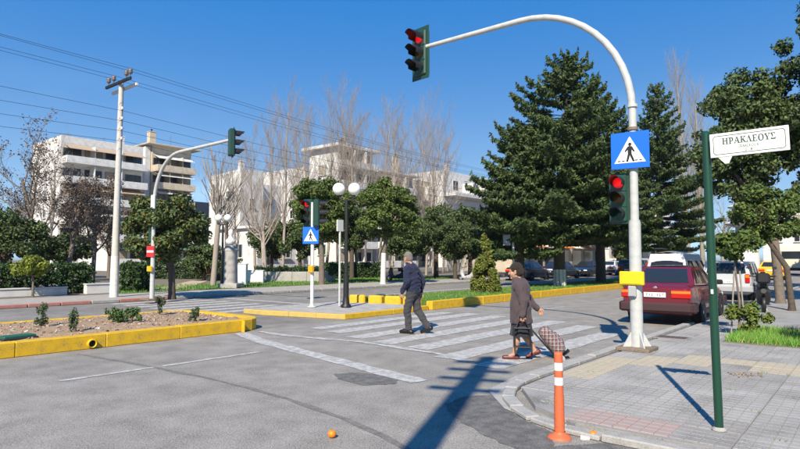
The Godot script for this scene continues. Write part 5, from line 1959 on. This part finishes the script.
func head_mesh(mb: MB, c: Vector3, yaw: float, tilt: float) -> void:
	var f := Field.new(Vector3(-.13, -.18, -.12), Vector3(.15, .16, .12), .0065)
	f.ball(Vector3(-.012, .035, 0), Vector3(.095, .098, .076), .01)
	f.ball(Vector3(.025, -.045, 0), Vector3(.066, .075, .056), .04)
	f.limb(Vector3(-.03, -.06, 0), .052, Vector3(-.05, -.17, 0), .055, .03)
	f.limb(Vector3(.084, .012, 0), .010, Vector3(.106, -.026, 0), .015, .016)
	f.limb(Vector3(.080, -.060, -.02), .009, Vector3(.080, -.060, .02), .009, .012)
	f.limb(Vector3(.074, -.074, -.014), .010, Vector3(.074, -.074, .014), .010, .012)
	f.limb(Vector3(.075, -.105, -.008), .016, Vector3(.075, -.105, .008), .016, .02)
	for s in [-1.0, 1.0]:
		f.limb(Vector3(.076, .026, s * .018), .010, Vector3(.066, .022, s * .052), .010, .014)
		f.ball(Vector3(.076, .004, s * .032), Vector3(.011, .011, .014), .006)
		f.limb(Vector3(-.010, .015, s * .078), .012, Vector3(-.006, -.035, s * .075), .010, .008, Vector3(.7, 1, 1.2))
		f.ball(Vector3(.05, -.03, s * .04), Vector3(.03, .03, .022), .03)
	mb.xf = Transform3D(Basis(Vector3.UP, yaw) * Basis(Vector3(0, 0, 1), tilt), c)
	f.mesh(mb)
	mb.xf = Transform3D.IDENTITY

func hair_mesh(c: Vector3, yaw: float, tilt: float, full: float, bun := false) -> MB:
	var mb := MB.new()
	var f := Field.new(Vector3(-.17, -.17, -.13), Vector3(.15, .18, .13), .0075)
	f.ball(Vector3(-.022, .044, 0), Vector3(.100, .100, .083) * full, .01)
	f.ball(Vector3(-.055, -.02, 0), Vector3(.062, .085, .074) * full, .03)
	if bun:
		f.ball(Vector3(-.045, .085, 0), Vector3(.085, .07, .08), .03)
		f.ball(Vector3(-.08, .0, 0), Vector3(.07, .09, .085), .03)
	f.wrinkle(.014, Vector3(30, 12, 55), 9)
	f.carve(Vector3(.098, -.035, 0), Vector3(.085, .088, .10))
	mb.xf = Transform3D(Basis(Vector3.UP, yaw) * Basis(Vector3(0, 0, 1), tilt), c)
	f.mesh(mb)
	return mb

# hand at the wrist, pointing along dir, palm facing `palm`; curl 0 open .. 1 closed
func hand_mesh(mb: MB, wrist: Vector3, dir: Vector3, palm: Vector3, thumb: float, curl: float) -> void:
	dir = dir.normalized()
	palm = (palm - dir * palm.dot(dir)).normalized()
	var side := dir.cross(palm) * thumb
	var f := Field.new(wrist - Vector3(.14, .21, .14), wrist + Vector3(.14, .10, .14), .0065)
	f.limb(wrist - dir * .03, .026, wrist + dir * .02, .025, .01)
	f.limb(wrist + dir * .02 + side * .018, .020, wrist + dir * .085 + side * .026, .017, .015)
	f.limb(wrist + dir * .02 - side * .012, .019, wrist + dir * .080 - side * .024, .015, .015)
	for k in 4:
		var ln: float = [.072, .080, .074, .058][k]
		var p := wrist + dir * (.088 - .006 * absf(k - 1.0)) + side * (.030 - k * .0195)
		var d := dir
		var r := .0095
		for b in 3:
			var an: float = curl * [.7, 1.1, .8][b] + .12
			d = (d * cos(an) + palm * sin(an)).normalized()
			var q: Vector3 = p + d * ln * [.45, .32, .23][b]
			f.limb(p, r, q, r * .92, .004)
			p = q
			r *= .92
	var tp := wrist + dir * .03 + side * .034
	var td := (dir * .75 + side * .6 + palm * .3).normalized()
	for b in 3:
		var q: Vector3 = tp + td * [.035, .03, .025][b]
		f.limb(tp, .0125 - b * .001, q, .0115 - b * .001, .006)
		td = (td + (palm * .5 - side * .35) * (curl * .9 + .15)).normalized()
		tp = q
	f.mesh(mb)

func cloth_mat(r: float, g: float, b: float, seed_: int) -> StandardMaterial3D:
	var m := MT(noise_tex(256, [C(r * .55, g * .55, b * .55), C(r, g, b), C(r * 1.35, g * 1.35, b * 1.35)], .05, .35, .6, .35, seed_), .35, .95, false)
	m.rim_enabled = true
	m.rim = .15
	return m

func build_people() -> void:
	var skin := M(.42, .235, .155, .55)
	# ---- man in a navy jacket crossing
	var mp := ground(413.5, 333.5)
	var man := thing("person", "person in navy jacket and dark grey trousers walking across the zebra stripes", "person", mp, PI + .22)
	var hd := Vector3(.135, 1.615, 0)
	var hipL := Vector3(0, .93, -.09); var hipR := Vector3(0, .93, .09)
	var kneL := Vector3(.11, .50, -.085); var ankL := Vector3(.07, .10, -.08)
	var kneR := Vector3(-.05, .50, .085); var ankR := Vector3(-.31, .15, .085)
	var shL := Vector3(.05, 1.385, -.19); var shR := Vector3(.05, 1.385, .19)
	var elL := Vector3(.03, 1.11, -.255); var wrL := Vector3(.17, .88, -.235)
	var elR := Vector3(-.10, 1.13, .25); var wrR := Vector3(-.06, .87, .25)
	var body := MB.new()
	var f := Field.new(Vector3(-.58, -.0, -.36), Vector3(.36, 1.56, .36), .0155)
	f.limb(Vector3(0, .95, 0), .125, Vector3(.05, 1.33, 0), .135, .05, Vector3(1.3, 1, .86))
	f.limb(Vector3(.07, 1.40, 0), .07, Vector3(.10, 1.53, 0), .055, .05)
	for q in [[hipL, kneL, ankL], [hipR, kneR, ankR]]:
		f.limb(q[0], .082, q[1], .055, .04); f.limb(q[1], .055, q[2], .036, .03)
	f.limb(ankL, .036, ankL + Vector3(.16, -.065, 0), .026, .02); f.limb(ankR, .036, ankR + Vector3(.13, -.13, 0), .026, .02)
	for q in [[shL, elL, wrL], [shR, elR, wrR]]:
		f.limb(q[0], .05, q[1], .038, .04); f.limb(q[1], .038, q[2], .025, .02)
	f.mesh(body)
	head_mesh(body, hd, -.30, -.22)
	hand_mesh(body, wrL, wrL - elL + Vector3(0, -.2, 0), Vector3(-.3, 0, 1), 1.0, .45)
	hand_mesh(body, wrR, wrR - elR + Vector3(0, -.2, 0), Vector3(0, 0, -1), -1.0, .45)
	obj("body", body, skin, man)
	var jk := MB.new()
	f = Field.new(Vector3(-.34, .82, -.38), Vector3(.36, 1.56, .38), .0145)
	f.limb(Vector3(-.005, .93, 0), .185, Vector3(.01, 1.12, 0), .195, .05, Vector3(1.28, 1, .98))
	f.limb(Vector3(.01, 1.12, 0), .19, Vector3(.045, 1.33, 0), .185, .06, Vector3(1.28, 1, .92))
	f.limb(shL + Vector3(0, -.01, .05), .085, shR + Vector3(0, -.01, -.05), .085, .06)
	f.limb(Vector3(.085, 1.43, 0), .082, Vector3(.10, 1.49, 0), .072, .04)
	for q in [[shL, elL, wrL], [shR, elR, wrR]]:
		f.limb(q[0], .082, q[1], .066, .05); f.limb(q[1], .066, (q[1] as Vector3).lerp(q[2], .93), .050, .025)
		f.limb((q[0] as Vector3).lerp(q[1], .75), .072, q[1], .070, .02)
	for k in 7:
		var y := .98 + k * .06
		f.limb(Vector3(-.15, y, -.10 + .03 * (k % 3)), .012, Vector3(-.12, y + .03, .10 - .04 * (k % 2)), .012, .03)
	f.wrinkle(.026, Vector3(5, 9, 5), 3)
	f.cut_below(.86)
	f.mesh(jk)
	obj("jacket", jk, cloth_mat(.011, .016, .045, 201), man)
	var tr := MB.new()
	f = Field.new(Vector3(-.54, .06, -.24), Vector3(.26, 1.04, .24), .0145)
	f.limb(Vector3(-.01, .97, 0), .135, Vector3(-.01, .90, 0), .14, .05, Vector3(1.15, 1, .9))
	for q in [[hipL, kneL, ankL], [hipR, kneR, ankR]]:
		f.limb(q[0], .108, q[1], .080, .05); f.limb(q[1], .080, (q[1] as Vector3).lerp(q[2], .97), .066, .04)
		f.limb((q[1] as Vector3).lerp(q[2], .78), .068, (q[1] as Vector3).lerp(q[2], .96), .073, .02)
		f.limb(q[1] + Vector3(.03, -.04, -.03), .02, q[1] + Vector3(.02, -.05, .04), .02, .03)
	f.wrinkle(.022, Vector3(6, 8, 6), 7)
	f.mesh(tr)
	obj("trousers", tr, cloth_mat(.040, .040, .044, 203), man)
	for q in [[ankL, Vector3(.19, -.058, 0), Vector3(-.06, -.055, 0)], [ankR, Vector3(.15, -.11, 0), Vector3(-.055, -.02, 0)]]:
		var sh := MB.new()
		f = Field.new(q[0] - Vector3(.16, .20, .12), q[0] + Vector3(.30, .12, .12), .010)
		f.limb(q[0] + Vector3(0, -.02, 0), .05, q[0] + q[2], .045, .02)
		f.limb(q[0] + q[2], .044, q[0] + q[1], .040, .03, Vector3(1, 1.05, .95))
		f.limb(q[0] + q[2] + Vector3(0, -.01, 0), .04, q[0] + q[1] * .6, .045, .03)
		f.mesh(sh)
		obj("shoe", sh, M(.012, .011, .011, .4), man)
	obj("hair", hair_mesh(hd, -.30, -.22, 1.0), cloth_mat(.155, .135, .120, 205), man)
	# ---- woman with a coat and trolley
	var wp := ground(521, 359)
	var wm := thing("person", "person in mauve-brown coat and dark skirt holding a bag and pulling a trolley", "person", wp, PI + .52)
	wm.scale = Vector3(.945, .945, .945)
	hd = Vector3(.085, 1.475, 0)
	hipL = Vector3(0, .80, -.09); hipR = Vector3(0, .80, .09)
	kneL = Vector3(.07, .43, -.08); ankL = Vector3(.12, .085, -.075)
	kneR = Vector3(-.02, .43, .08); ankR = Vector3(-.24, .13, .08)
	shL = Vector3(.02, 1.25, -.165); shR = Vector3(.02, 1.25, .165)
	elL = Vector3(-.05, 1.0, -.235); wrL = Vector3(-.02, .76, -.27)
	elR = Vector3(-.14, 1.0, .22); wrR = Vector3(-.30, .83, .20)
	body = MB.new()
	f = Field.new(Vector3(-.42, 0, -.36), Vector3(.36, 1.42, .34), .0155)
	f.limb(Vector3(0, .83, 0), .12, Vector3(.02, 1.2, 0), .115, .05, Vector3(1.25, 1, .86))
	f.limb(Vector3(.04, 1.27, 0), .06, Vector3(.065, 1.40, 0), .048, .05)
	for q in [[hipL, kneL, ankL], [hipR, kneR, ankR]]:
		f.limb(q[0], .082, q[1], .056, .04)
		f.limb(q[1], .055, (q[1] as Vector3).lerp(q[2], .35) + Vector3(-.015, 0, 0), .056, .02); f.limb((q[1] as Vector3).lerp(q[2], .35) + Vector3(-.015, 0, 0), .055, q[2], .036, .02)
	f.limb(ankL, .034, ankL + Vector3(.14, -.055, 0), .024, .02); f.limb(ankR, .034, ankR + Vector3(.12, -.09, 0), .024, .02)
	for q in [[shL, elL, wrL], [shR, elR, wrR]]:
		f.limb(q[0], .045, q[1], .035, .04); f.limb(q[1], .035, q[2], .023, .02)
	f.mesh(body)
	head_mesh(body, hd, -.05, -.12)
	hand_mesh(body, wrL, Vector3(.02, -1, -.05), Vector3(.1, 0, 1), 1.0, .95)
	hand_mesh(body, wrR, Vector3(-.6, -.8, 0), Vector3(0, -.2, -1), -1.0, .95)
	obj("body", body, skin, wm)
	var coat := MB.new()
	f = Field.new(Vector3(-.36, .48, -.36), Vector3(.34, 1.42, .34), .0145)
	f.limb(Vector3(-.01, .66, 0), .225, Vector3(0, .90, 0), .205, .05, Vector3(1.22, 1, 1.0))
	f.limb(Vector3(0, .90, 0), .20, Vector3(.0, 1.19, 0), .175, .06, Vector3(1.22, 1, .92))
	f.limb(shL + Vector3(0, -.02, .05), .08, shR + Vector3(0, -.02, -.05), .08, .07)
	f.limb(Vector3(-.05, 1.16, 0), .10, Vector3(-.03, 1.26, 0), .09, .06)
	f.limb(Vector3(.045, 1.29, 0), .085, Vector3(.06, 1.34, 0), .075, .04)
	for q in [[shL, elL, wrL], [shR, elR, wrR]]:
		f.limb(q[0], .080, q[1], .067, .05); f.limb(q[1], .067, (q[1] as Vector3).lerp(q[2], .92), .056, .03)
	for k in 6:
		var a := k * 1.05
		f.limb(Vector3(cos(a) * .16, .60, sin(a) * .20), .018, Vector3(cos(a) * .13, .86, sin(a) * .17), .008, .035)
	f.wrinkle(.024, Vector3(9, 3.5, 9), 5)
	f.cut_below(.60)
	f.mesh(coat)
	obj("coat", coat, cloth_mat(.066, .046, .051, 207), wm)
	var sk := MB.new()
	var prof := []
	for i in 6:
		var row := []
		for j in 37:
			var a := TAU * j / 36.0
			var y := lerpf(.66, .40, i / 5.0)
			var rr := lerpf(.19, .225, i / 5.0) * (1.0 + .055 * sin(a * 9.0 + 1.0) * i / 5.0)
			row.append(Vector3(-.015 + cos(a) * rr * .86, y, sin(a) * rr))
		prof.append(row)
	sk.grid(prof)
	obj("skirt", sk, cloth_mat(.018, .018, .024, 209), wm)
	for q in [[ankL, Vector3(.165, -.05, 0), Vector3(-.05, -.045, 0)], [ankR, Vector3(.13, -.095, 0), Vector3(-.05, -.01, 0)]]:
		var sh := MB.new()
		f = Field.new(q[0] - Vector3(.14, .17, .10), q[0] + Vector3(.27, .10, .10), .010)
		f.limb(q[0] + q[2], .042, q[0] + q[1], .034, .03)
		f.limb(q[0] + Vector3(-.02, -.02, 0), .042, q[0] + q[2], .042, .02)
		f.mesh(sh)
		obj("shoe", sh, M(.11, .022, .018, .45), wm)
	obj("hair", hair_mesh(hd, -.05, -.12, 1.03, true), cloth_mat(.020, .013, .010, 211), wm)
	# her bag, held in the near hand
	var bg := thing("bag_frame", "black open-framed carrier held in the hand of the person in the coat", "carrier", wm.transform * Vector3(-.015, .235, -.275), PI + .52)
	for sz in [-1, 1]:
		var b2 := MB.new()
		for sx in [-1, 1]: b2.tube([Vector3(sx * .125, .0, sz * .045), Vector3(sx * .125, .30, sz * .045)], .012, 6)
		b2.tube([Vector3(-.125, .30, sz * .045), Vector3(.125, .30, sz * .045)], .013, 6)
		b2.tube([Vector3(-.125, .01, sz * .045), Vector3(.125, .01, sz * .045)], .013, 6)
		obj("side_frame", b2, m_black, bg)
	var b1 := MB.new()
	b1.box(Vector3(0, .012, 0), Vector3(.27, .018, .10), .004)
	obj("base", b1, m_black, bg)
	for sz in [-1, 1]:
		var b3 := MB.new()
		b3.tube([Vector3(-.10, .30, sz * .045), Vector3(-.05, .42, sz * .012), Vector3(0, .445, 0), Vector3(.05, .42, sz * .012), Vector3(.10, .30, sz * .045)], .008, 6)
		obj("handle", b3, m_black, bg)
	# trolley bag, pulled
	var ty := thing("shopping_trolley", "plaid wheeled shopping trolley bag pulled by the person in the coat", "trolley", wm.transform * Vector3(-.74, 0, .16), PI + .52)
	ty.scale = Vector3(.88, .88, .88)
	var plaid := Image.create(128, 128, false, Image.FORMAT_RGB8)
	var pr := RandomNumberGenerator.new()
	pr.seed = 8
	for y in 128:
		for x in 128:
			var k := C(.095, .07, .075)
			if (x / 16) % 2 == 0: k = k.lerp(C(.34, .29, .28), .5)
			if (y / 16) % 2 == 0: k = k.lerp(C(.02, .02, .03), .55)
			if x % 32 < 3 or y % 32 < 3: k = C(.5, .46, .44)
			if x % 32 > 20 and x % 32 < 24: k = C(.30, .05, .05)
			var b := pr.randf_range(.8, 1.2)
			plaid.set_pixel(x, y, Color(k.r * b, k.g * b, k.b * b).linear_to_srgb())
	var pm := MT(ImageTexture.create_from_image(plaid), .26, .9, false)
	var lean := Basis(Vector3(0, 0, 1), -.72)
	var t1 := MB.new()
	f = Field.new(Vector3(-.2, .06, -.22), Vector3(.2, .74, .22), .014)
	f.limb(Vector3(-.02, .22, -.06), .13, Vector3(-.03, .56, -.07), .12, .05)
	f.limb(Vector3(-.02, .22, .06), .13, Vector3(-.03, .56, .07), .12, .05)
	f.limb(Vector3(-.14, .26, 0), .05, Vector3(-.15, .42, 0), .05, .05)
	t1.xf = Transform3D(lean, Vector3(0, .02, 0))
	f.mesh(t1)
	obj("bag", t1, pm, ty)
	var t2 := MB.new()
	t2.xf = Transform3D(lean, Vector3(0, .02, 0))
	for sz in [-.13, .13]:
		t2.tube([Vector3(.12, .05, sz), Vector3(.12, .80, sz), Vector3(.12, .93, sz * .8), Vector3(.13, .97, sz * .4)], .011, 6)
	t2.tube([Vector3(.13, .97, -.06), Vector3(.13, .97, .06)], .013, 6)
	t2.box(Vector3(-.01, .06, 0), Vector3(.27, .015, .26))
	t2.tube([Vector3(.08, .06, -.19), Vector3(.08, .06, .19)], .010, 6)
	obj("frame", t2, m_black, ty)
	for sz in [-1, 1]:
		var w := MB.new()
		w.xf = Transform3D(lean, Vector3(0, .02, 0)) * Transform3D(Basis(Vector3.RIGHT, PI / 2), Vector3(.08, .06, sz * .19))
		w.lathe([[0, -.015], [.075, -.015], [.085, -.006], [.085, .006], [.075, .015], [0, .015]], 16)
		obj("wheel", w, M(.35, .34, .34, .6), ty)
	# ---- small far figure in red beside the white van
	var fp := at_t(650, 9.6, 0.0)
	var far := thing("person", "person in a red top and dark trousers standing far down the road", "person", fp, 1.2)
	body = MB.new()
	f = Field.new(Vector3(-.26, 0, -.34), Vector3(.26, 1.78, .34), .02)
	f.limb(Vector3(0, .95, 0), .12, Vector3(0, 1.34, 0), .13, .05, Vector3(1.3, 1, .86))
	f.limb(Vector3(0, 1.4, 0), .06, Vector3(0, 1.52, 0), .055, .04)
	f.ball(Vector3(.02, 1.63, 0), Vector3(.1, .12, .08), .02)
	for s in [-1.0, 1.0]:
		f.limb(Vector3(0, .93, s * .09), .085, Vector3(.03, .5, s * .1), .06, .04); f.limb(Vector3(.03, .5, s * .1), .06, Vector3(0, .08, s * .1), .04, .03)
		f.limb(Vector3(0, .06, s * .1), .04, Vector3(.16, .03, s * .11), .03, .02)
		f.limb(Vector3(0, 1.38, s * .19), .05, Vector3(-.02, 1.1, s * .24), .04, .04); f.limb(Vector3(-.02, 1.1, s * .24), .04, Vector3(.06, .84, s * .24), .03, .03)
	f.mesh(body)
	obj("body", body, skin, far)
	var rt := MB.new()
	f = Field.new(Vector3(-.26, .8, -.36), Vector3(.26, 1.52, .36), .02)
	f.limb(Vector3(0, .95, 0), .155, Vector3(0, 1.33, 0), .165, .05, Vector3(1.28, 1, .9))
	for s in [-1.0, 1.0]:
		f.limb(Vector3(0, 1.38, s * .18), .075, Vector3(-.02, 1.1, s * .24), .062, .05); f.limb(Vector3(-.02, 1.1, s * .24), .06, Vector3(.05, .90, s * .24), .05, .03)
	f.mesh(rt)
	obj("top", rt, cloth_mat(.50, .02, .02, 213), far)
	var dt := MB.new()
	f = Field.new(Vector3(-.22, .05, -.26), Vector3(.26, 1.04, .26), .02)
	for s in [-1.0, 1.0]:
		f.limb(Vector3(0, .95, s * .08), .11, Vector3(.03, .5, s * .1), .08, .05); f.limb(Vector3(.03, .5, s * .1), .08, Vector3(0, .12, s * .1), .07, .04)
	f.mesh(dt)
	obj("trousers", dt, cloth_mat(.02, .022, .03, 215), far)
	var hh := MB.new()
	f = Field.new(Vector3(-.16, 1.5, -.14), Vector3(.14, 1.8, .14), .016)
	f.ball(Vector3(-.015, 1.66, 0), Vector3(.1, .11, .09), .02)
	f.mesh(hh)
	obj("hair", hh, M(.02, .015, .012, .8), far)

# ---------- small things ----------
func orange_fruit(label: String, at: Vector3, r: float) -> void:
	var t := thing("orange", label, "orange", at)
	var prof := []
	for k in 17:
		var a := PI * k / 16.0
		prof.append([sin(a) * r + .0005, r - cos(a) * r * .96 - (.004 if k == 16 else 0.0)])
	var mb := MB.new()
	mb.lathe(prof, 20)
	obj("peel", mb, MT(noise_tex(128, [C(.70, .17, .006), C(.80, .22, .008), C(.82, .27, .02)], .05, .4, .6, .4, 301), .05, .45, false), t)
	var st := MB.new()
	st.lathe([[.006, r * 1.94], [.005, r * 1.97], [0, r * 1.98]], 8)
	obj("stem_end", st, M(.08, .10, .02, .8), t)

func build_details() -> void:
	orange_fruit("whole orange lying alone on the asphalt", ground(332, 438, 0.0), .037)
	orange_fruit("orange lying against the pavement kerb beside the delineator post", ground(593, 438.5, 0.0) , .036)
	# litter by the kerb
	var lt := MB.new()
	lt.box(Vector3(0, .012, 0), Vector3(.08, .02, .06), .004, Basis.from_euler(Vector3(.2, .4, .1)))
	tag(obj("paper_litter", lt, M(.7, .68, .64, .9), null, ground(585, 439, 0.0)), "crumpled scrap of white paper by the kerb next to the orange", "litter")
	# manhole on the pavement and rubble patch
	var mh := thing("manhole_cover", "small iron access cover set in the pavement behind the mast", "manhole cover", ground(672, 338, PAVE - .004))
	var m1 := MB.new()
	m1.box(Vector3(0, .006, 0), Vector3(.62, .02, .42), .004)
	obj("frame", m1, M(.22, .21, .20, .7), mh)
	var m2 := MB.new()
	m2.box(Vector3(0, .012, 0), Vector3(.52, .016, .33), .003)
	for k in 5: m2.box(Vector3(-.2 + k * .1, .022, 0), Vector3(.03, .006, .27), .002)
	obj("lid", m2, M(.13, .10, .085, .6, .3), mh)
	var ru := MB.new()
	for k in 60:
		var w := rng.randf_range(.006, .024)
		ru.col = Color(.22, .17, .12) * rng.randf_range(.5, 1.3)
		var p := ground(rng.randf_range(728, 762), rng.randf_range(373, 377.5), PAVE)
		ru.box(p + Vector3(0, w * .2, 0), Vector3(w, w * .6, w * 1.4), 0.0, Basis.from_euler(Vector3(rng.randf(), rng.randf() * 6.0, rng.randf())))
	var vm := StandardMaterial3D.new()
	vm.vertex_color_use_as_albedo = true
	vm.roughness = .95
	tag(obj("rubble", ru, vm), "broken crumbs of paving on the yellow strip of the pavement", "rubble").set_meta("kind", "stuff")
	# drain pipe end in the yellow kerb and green cover on the soil
	var dp := thing("drain_pipe", "drain pipe end set into the yellow kerb of the planted bed", "pipe", S(4.55, 10.885, .095), -PI / 2)
	var d1 := MB.new()
	d1.xf = Transform3D(Basis(Vector3.RIGHT, -PI / 2), Vector3.ZERO)
	d1.lathe([[.082, -.02], [.082, .035], [.058, .035], [.058, -.02]], 18)
	obj("rim", d1, m_yellow, dp)
	var d2 := MB.new()
	d2.xf = Transform3D(Basis(Vector3.RIGHT, -PI / 2), Vector3.ZERO)
	d2.lathe([[.06, .006], [0, .006]], 18)
	obj("bore", d2, M(.004, .004, .004, .95), dp)
	dp.rotation = Vector3(0, PI / 2 + PI, 0)
	var cv := thing("valve_cover", "dark green valve box lid lying on the planted bed", "cover", ground(17, 337.5, BED + .0), 0.15)
	var c1 := MB.new()
	c1.box(Vector3(0, .02, 0), Vector3(.26, .05, .52), .012)
	obj("lid", c1, M(.015, .10, .055, .5), cv)
	var c2 := MB.new()
	c2.box(Vector3(0, -.02, 0), Vector3(.31, .06, .57), .01)
	obj("box_rim", c2, M(.02, .02, .02, .7), cv)
	# young shrubs in the bed
	var gr := [C(.045, .075, .03), C(.06, .095, .04), C(.08, .11, .05)]
	var spots := [[43, 325.5, .36, "single upright shrub at the far edge of the bed, left of the others"], [76, 331, .40, "young shrub between the lone one and the wide clump in the bed"], [160, 314.5, .36, "young shrub at the far edge of the bed right of the wide clump"], [195, 320.5, .42, "young dark shrub nearest the nose of the planted bed"]]
	for q in spots:
		var cl := []
		for k in 9: cl.append([Vector3(rng.randfn() * .045, .06 + q[2] * rng.randf() * .9, rng.randfn() * .045), Vector3(.055, .09, .055)])
		shrub("young_shrub", q[3], ground(q[0], q[1], BED + .02), cl, 600, .022, gr, "young shrubs in the bed", 2.6)
	for x in [113.0, 122.0, 130.0]:
		var cl := []
		for k in 12: cl.append([Vector3(rng.randfn() * .09, .05 + .20 * rng.randf(), rng.randfn() * .08), Vector3(.055, .08, .055)])
		shrub("young_shrub", "low plant of the wide green clump in the planted bed", ground(x, 321.5, BED + .02), cl, 750, .024, [C(.05, .10, .025), C(.075, .13, .03)], "clump of low plants", 2.6)
	# tree pit with staked sapling
	var pit := MB.new()
	slab_poly(pit, [[12.25, .95], [12.25, 2.35], [14.75, 2.35], [14.75, .95]], PAVE - .06, PAVE - .004)
	structure(obj("tree_pit", pit, m_earth))
	var gb := MB.new()
	for k in 7000:
		var s := rng.randf_range(12.3, 14.7)
		var t := rng.randf_range(.95, 2.32)
		blade(gb, S(s, t, PAVE - .01), rng.randf_range(.06, .2), .006, 1.55)
	tag(obj("pit_grass", gb, m_leaf), "bright green grass round the staked sapling", "grass").set_meta("kind", "stuff")
	var sp := thing("sapling", "young citrus sapling tied to stakes in the grass of the pavement", "tree", S(13.6, 2.28, PAVE - .01))
	var s1 := MB.new()
	s1.tube([Vector3(0, 0, 0), Vector3(.02, .7, .01), Vector3(-.04, 1.35, 0), Vector3(-.05, 1.75, 0)], [.028, .024, .02, .012], 7)
	obj("trunk", s1, m_greybark, sp)
	for q in [[-.14, .05], [.10, -.04]]:
		var k1 := MB.new()
		k1.tube([Vector3(q[0], 0, q[1]), Vector3(q[0] * .4, 1.3, q[1] * .4)], .017, 6)
		obj("stake", k1, m_palebark, sp)
	obj("crown", leaves(clump_ball(Vector3(-.05, 1.80, 0), Vector3(.50, .32, .48), 22, .18), 2600, .055, [C(.06, .10, .012), C(.09, .13, .018), C(.04, .075, .01)]), m_leaf, sp)
	obj("low_shoots", leaves(clump_ball(Vector3(.16, .42, -.08), Vector3(.42, .38, .42), 22, .15), 2200, .05, [C(.08, .12, .015), C(.12, .15, .02)]), m_leaf, sp)
	# weeds in the joints of the pavement
	var wd := MB.new()
	for k in 26:
		var s := 5.66 + .24 + (rng.randi() % 18) * .48
		var t := 3.16 - rng.randf() * 3.4
		for j in 9: blade(wd, S(s + rng.randf_range(-.008, .008), t + rng.randf_range(-.05, .05), PAVE - .02), rng.randf_range(.03, .07), .004)
	tag(obj("joint_weeds", wd, m_leaf), "tiny weeds growing in the joints of the pavement slabs", "weeds").set_meta("kind", "stuff")
	# white monument far along the pavement
	var mo := thing("white_monument", "white tiered stone monument glimpsed between the street trees", "monument", dep(742, 46.0, .08))
	var w1 := MB.new()
	w1.lathe([[1.6, 0], [1.6, .5], [1.2, .55], [1.1, 2.6], [1.3, 2.7], [1.35, 2.9]], 12)
	obj("base_tier", w1, m_plaster, mo)
	var w2 := MB.new()
	w2.lathe([[.5, 2.9], [.45, 4.0], [1.15, 4.25], [1.2, 4.4], [.5, 4.55], [.42, 5.4], [.95, 5.6], [.95, 5.72], [.35, 5.9], [.2, 6.5]], 14)
	obj("basin_tier", w2, m_plaster, mo)
	var w3 := MB.new()
	w3.lathe([[.2, 6.5], [.3, 6.7], [.25, 7.1], [.12, 7.25], [.17, 7.45], [0, 7.62]], 12)
	obj("finial_figure", w3, m_plaster, mo)
	# bench in the park
	var be := thing("park_bench", "brown slatted bench on the park lawn near the monument", "bench", dep(216, 40.0, .11), .6)
	for k in 4:
		var b := MB.new()
		b.box(Vector3(-.18 + k * .11, .44, 0), Vector3(.09, .03, 1.6), .006)
		obj("seat_slat", b, M(.14, .07, .04, .7), be)
	for k in 3:
		var b := MB.new()
		b.box(Vector3(-.26 - k * .02, .58 + k * .12, 0), Vector3(.03, .09, 1.6), .006)
		obj("back_slat", b, M(.14, .07, .04, .7), be)
	for z in [-.65, .65]:
		var b := MB.new()
		b.box(Vector3(-.02, .21, z), Vector3(.42, .42, .05), .01)
		obj("leg", b, m_black, be)
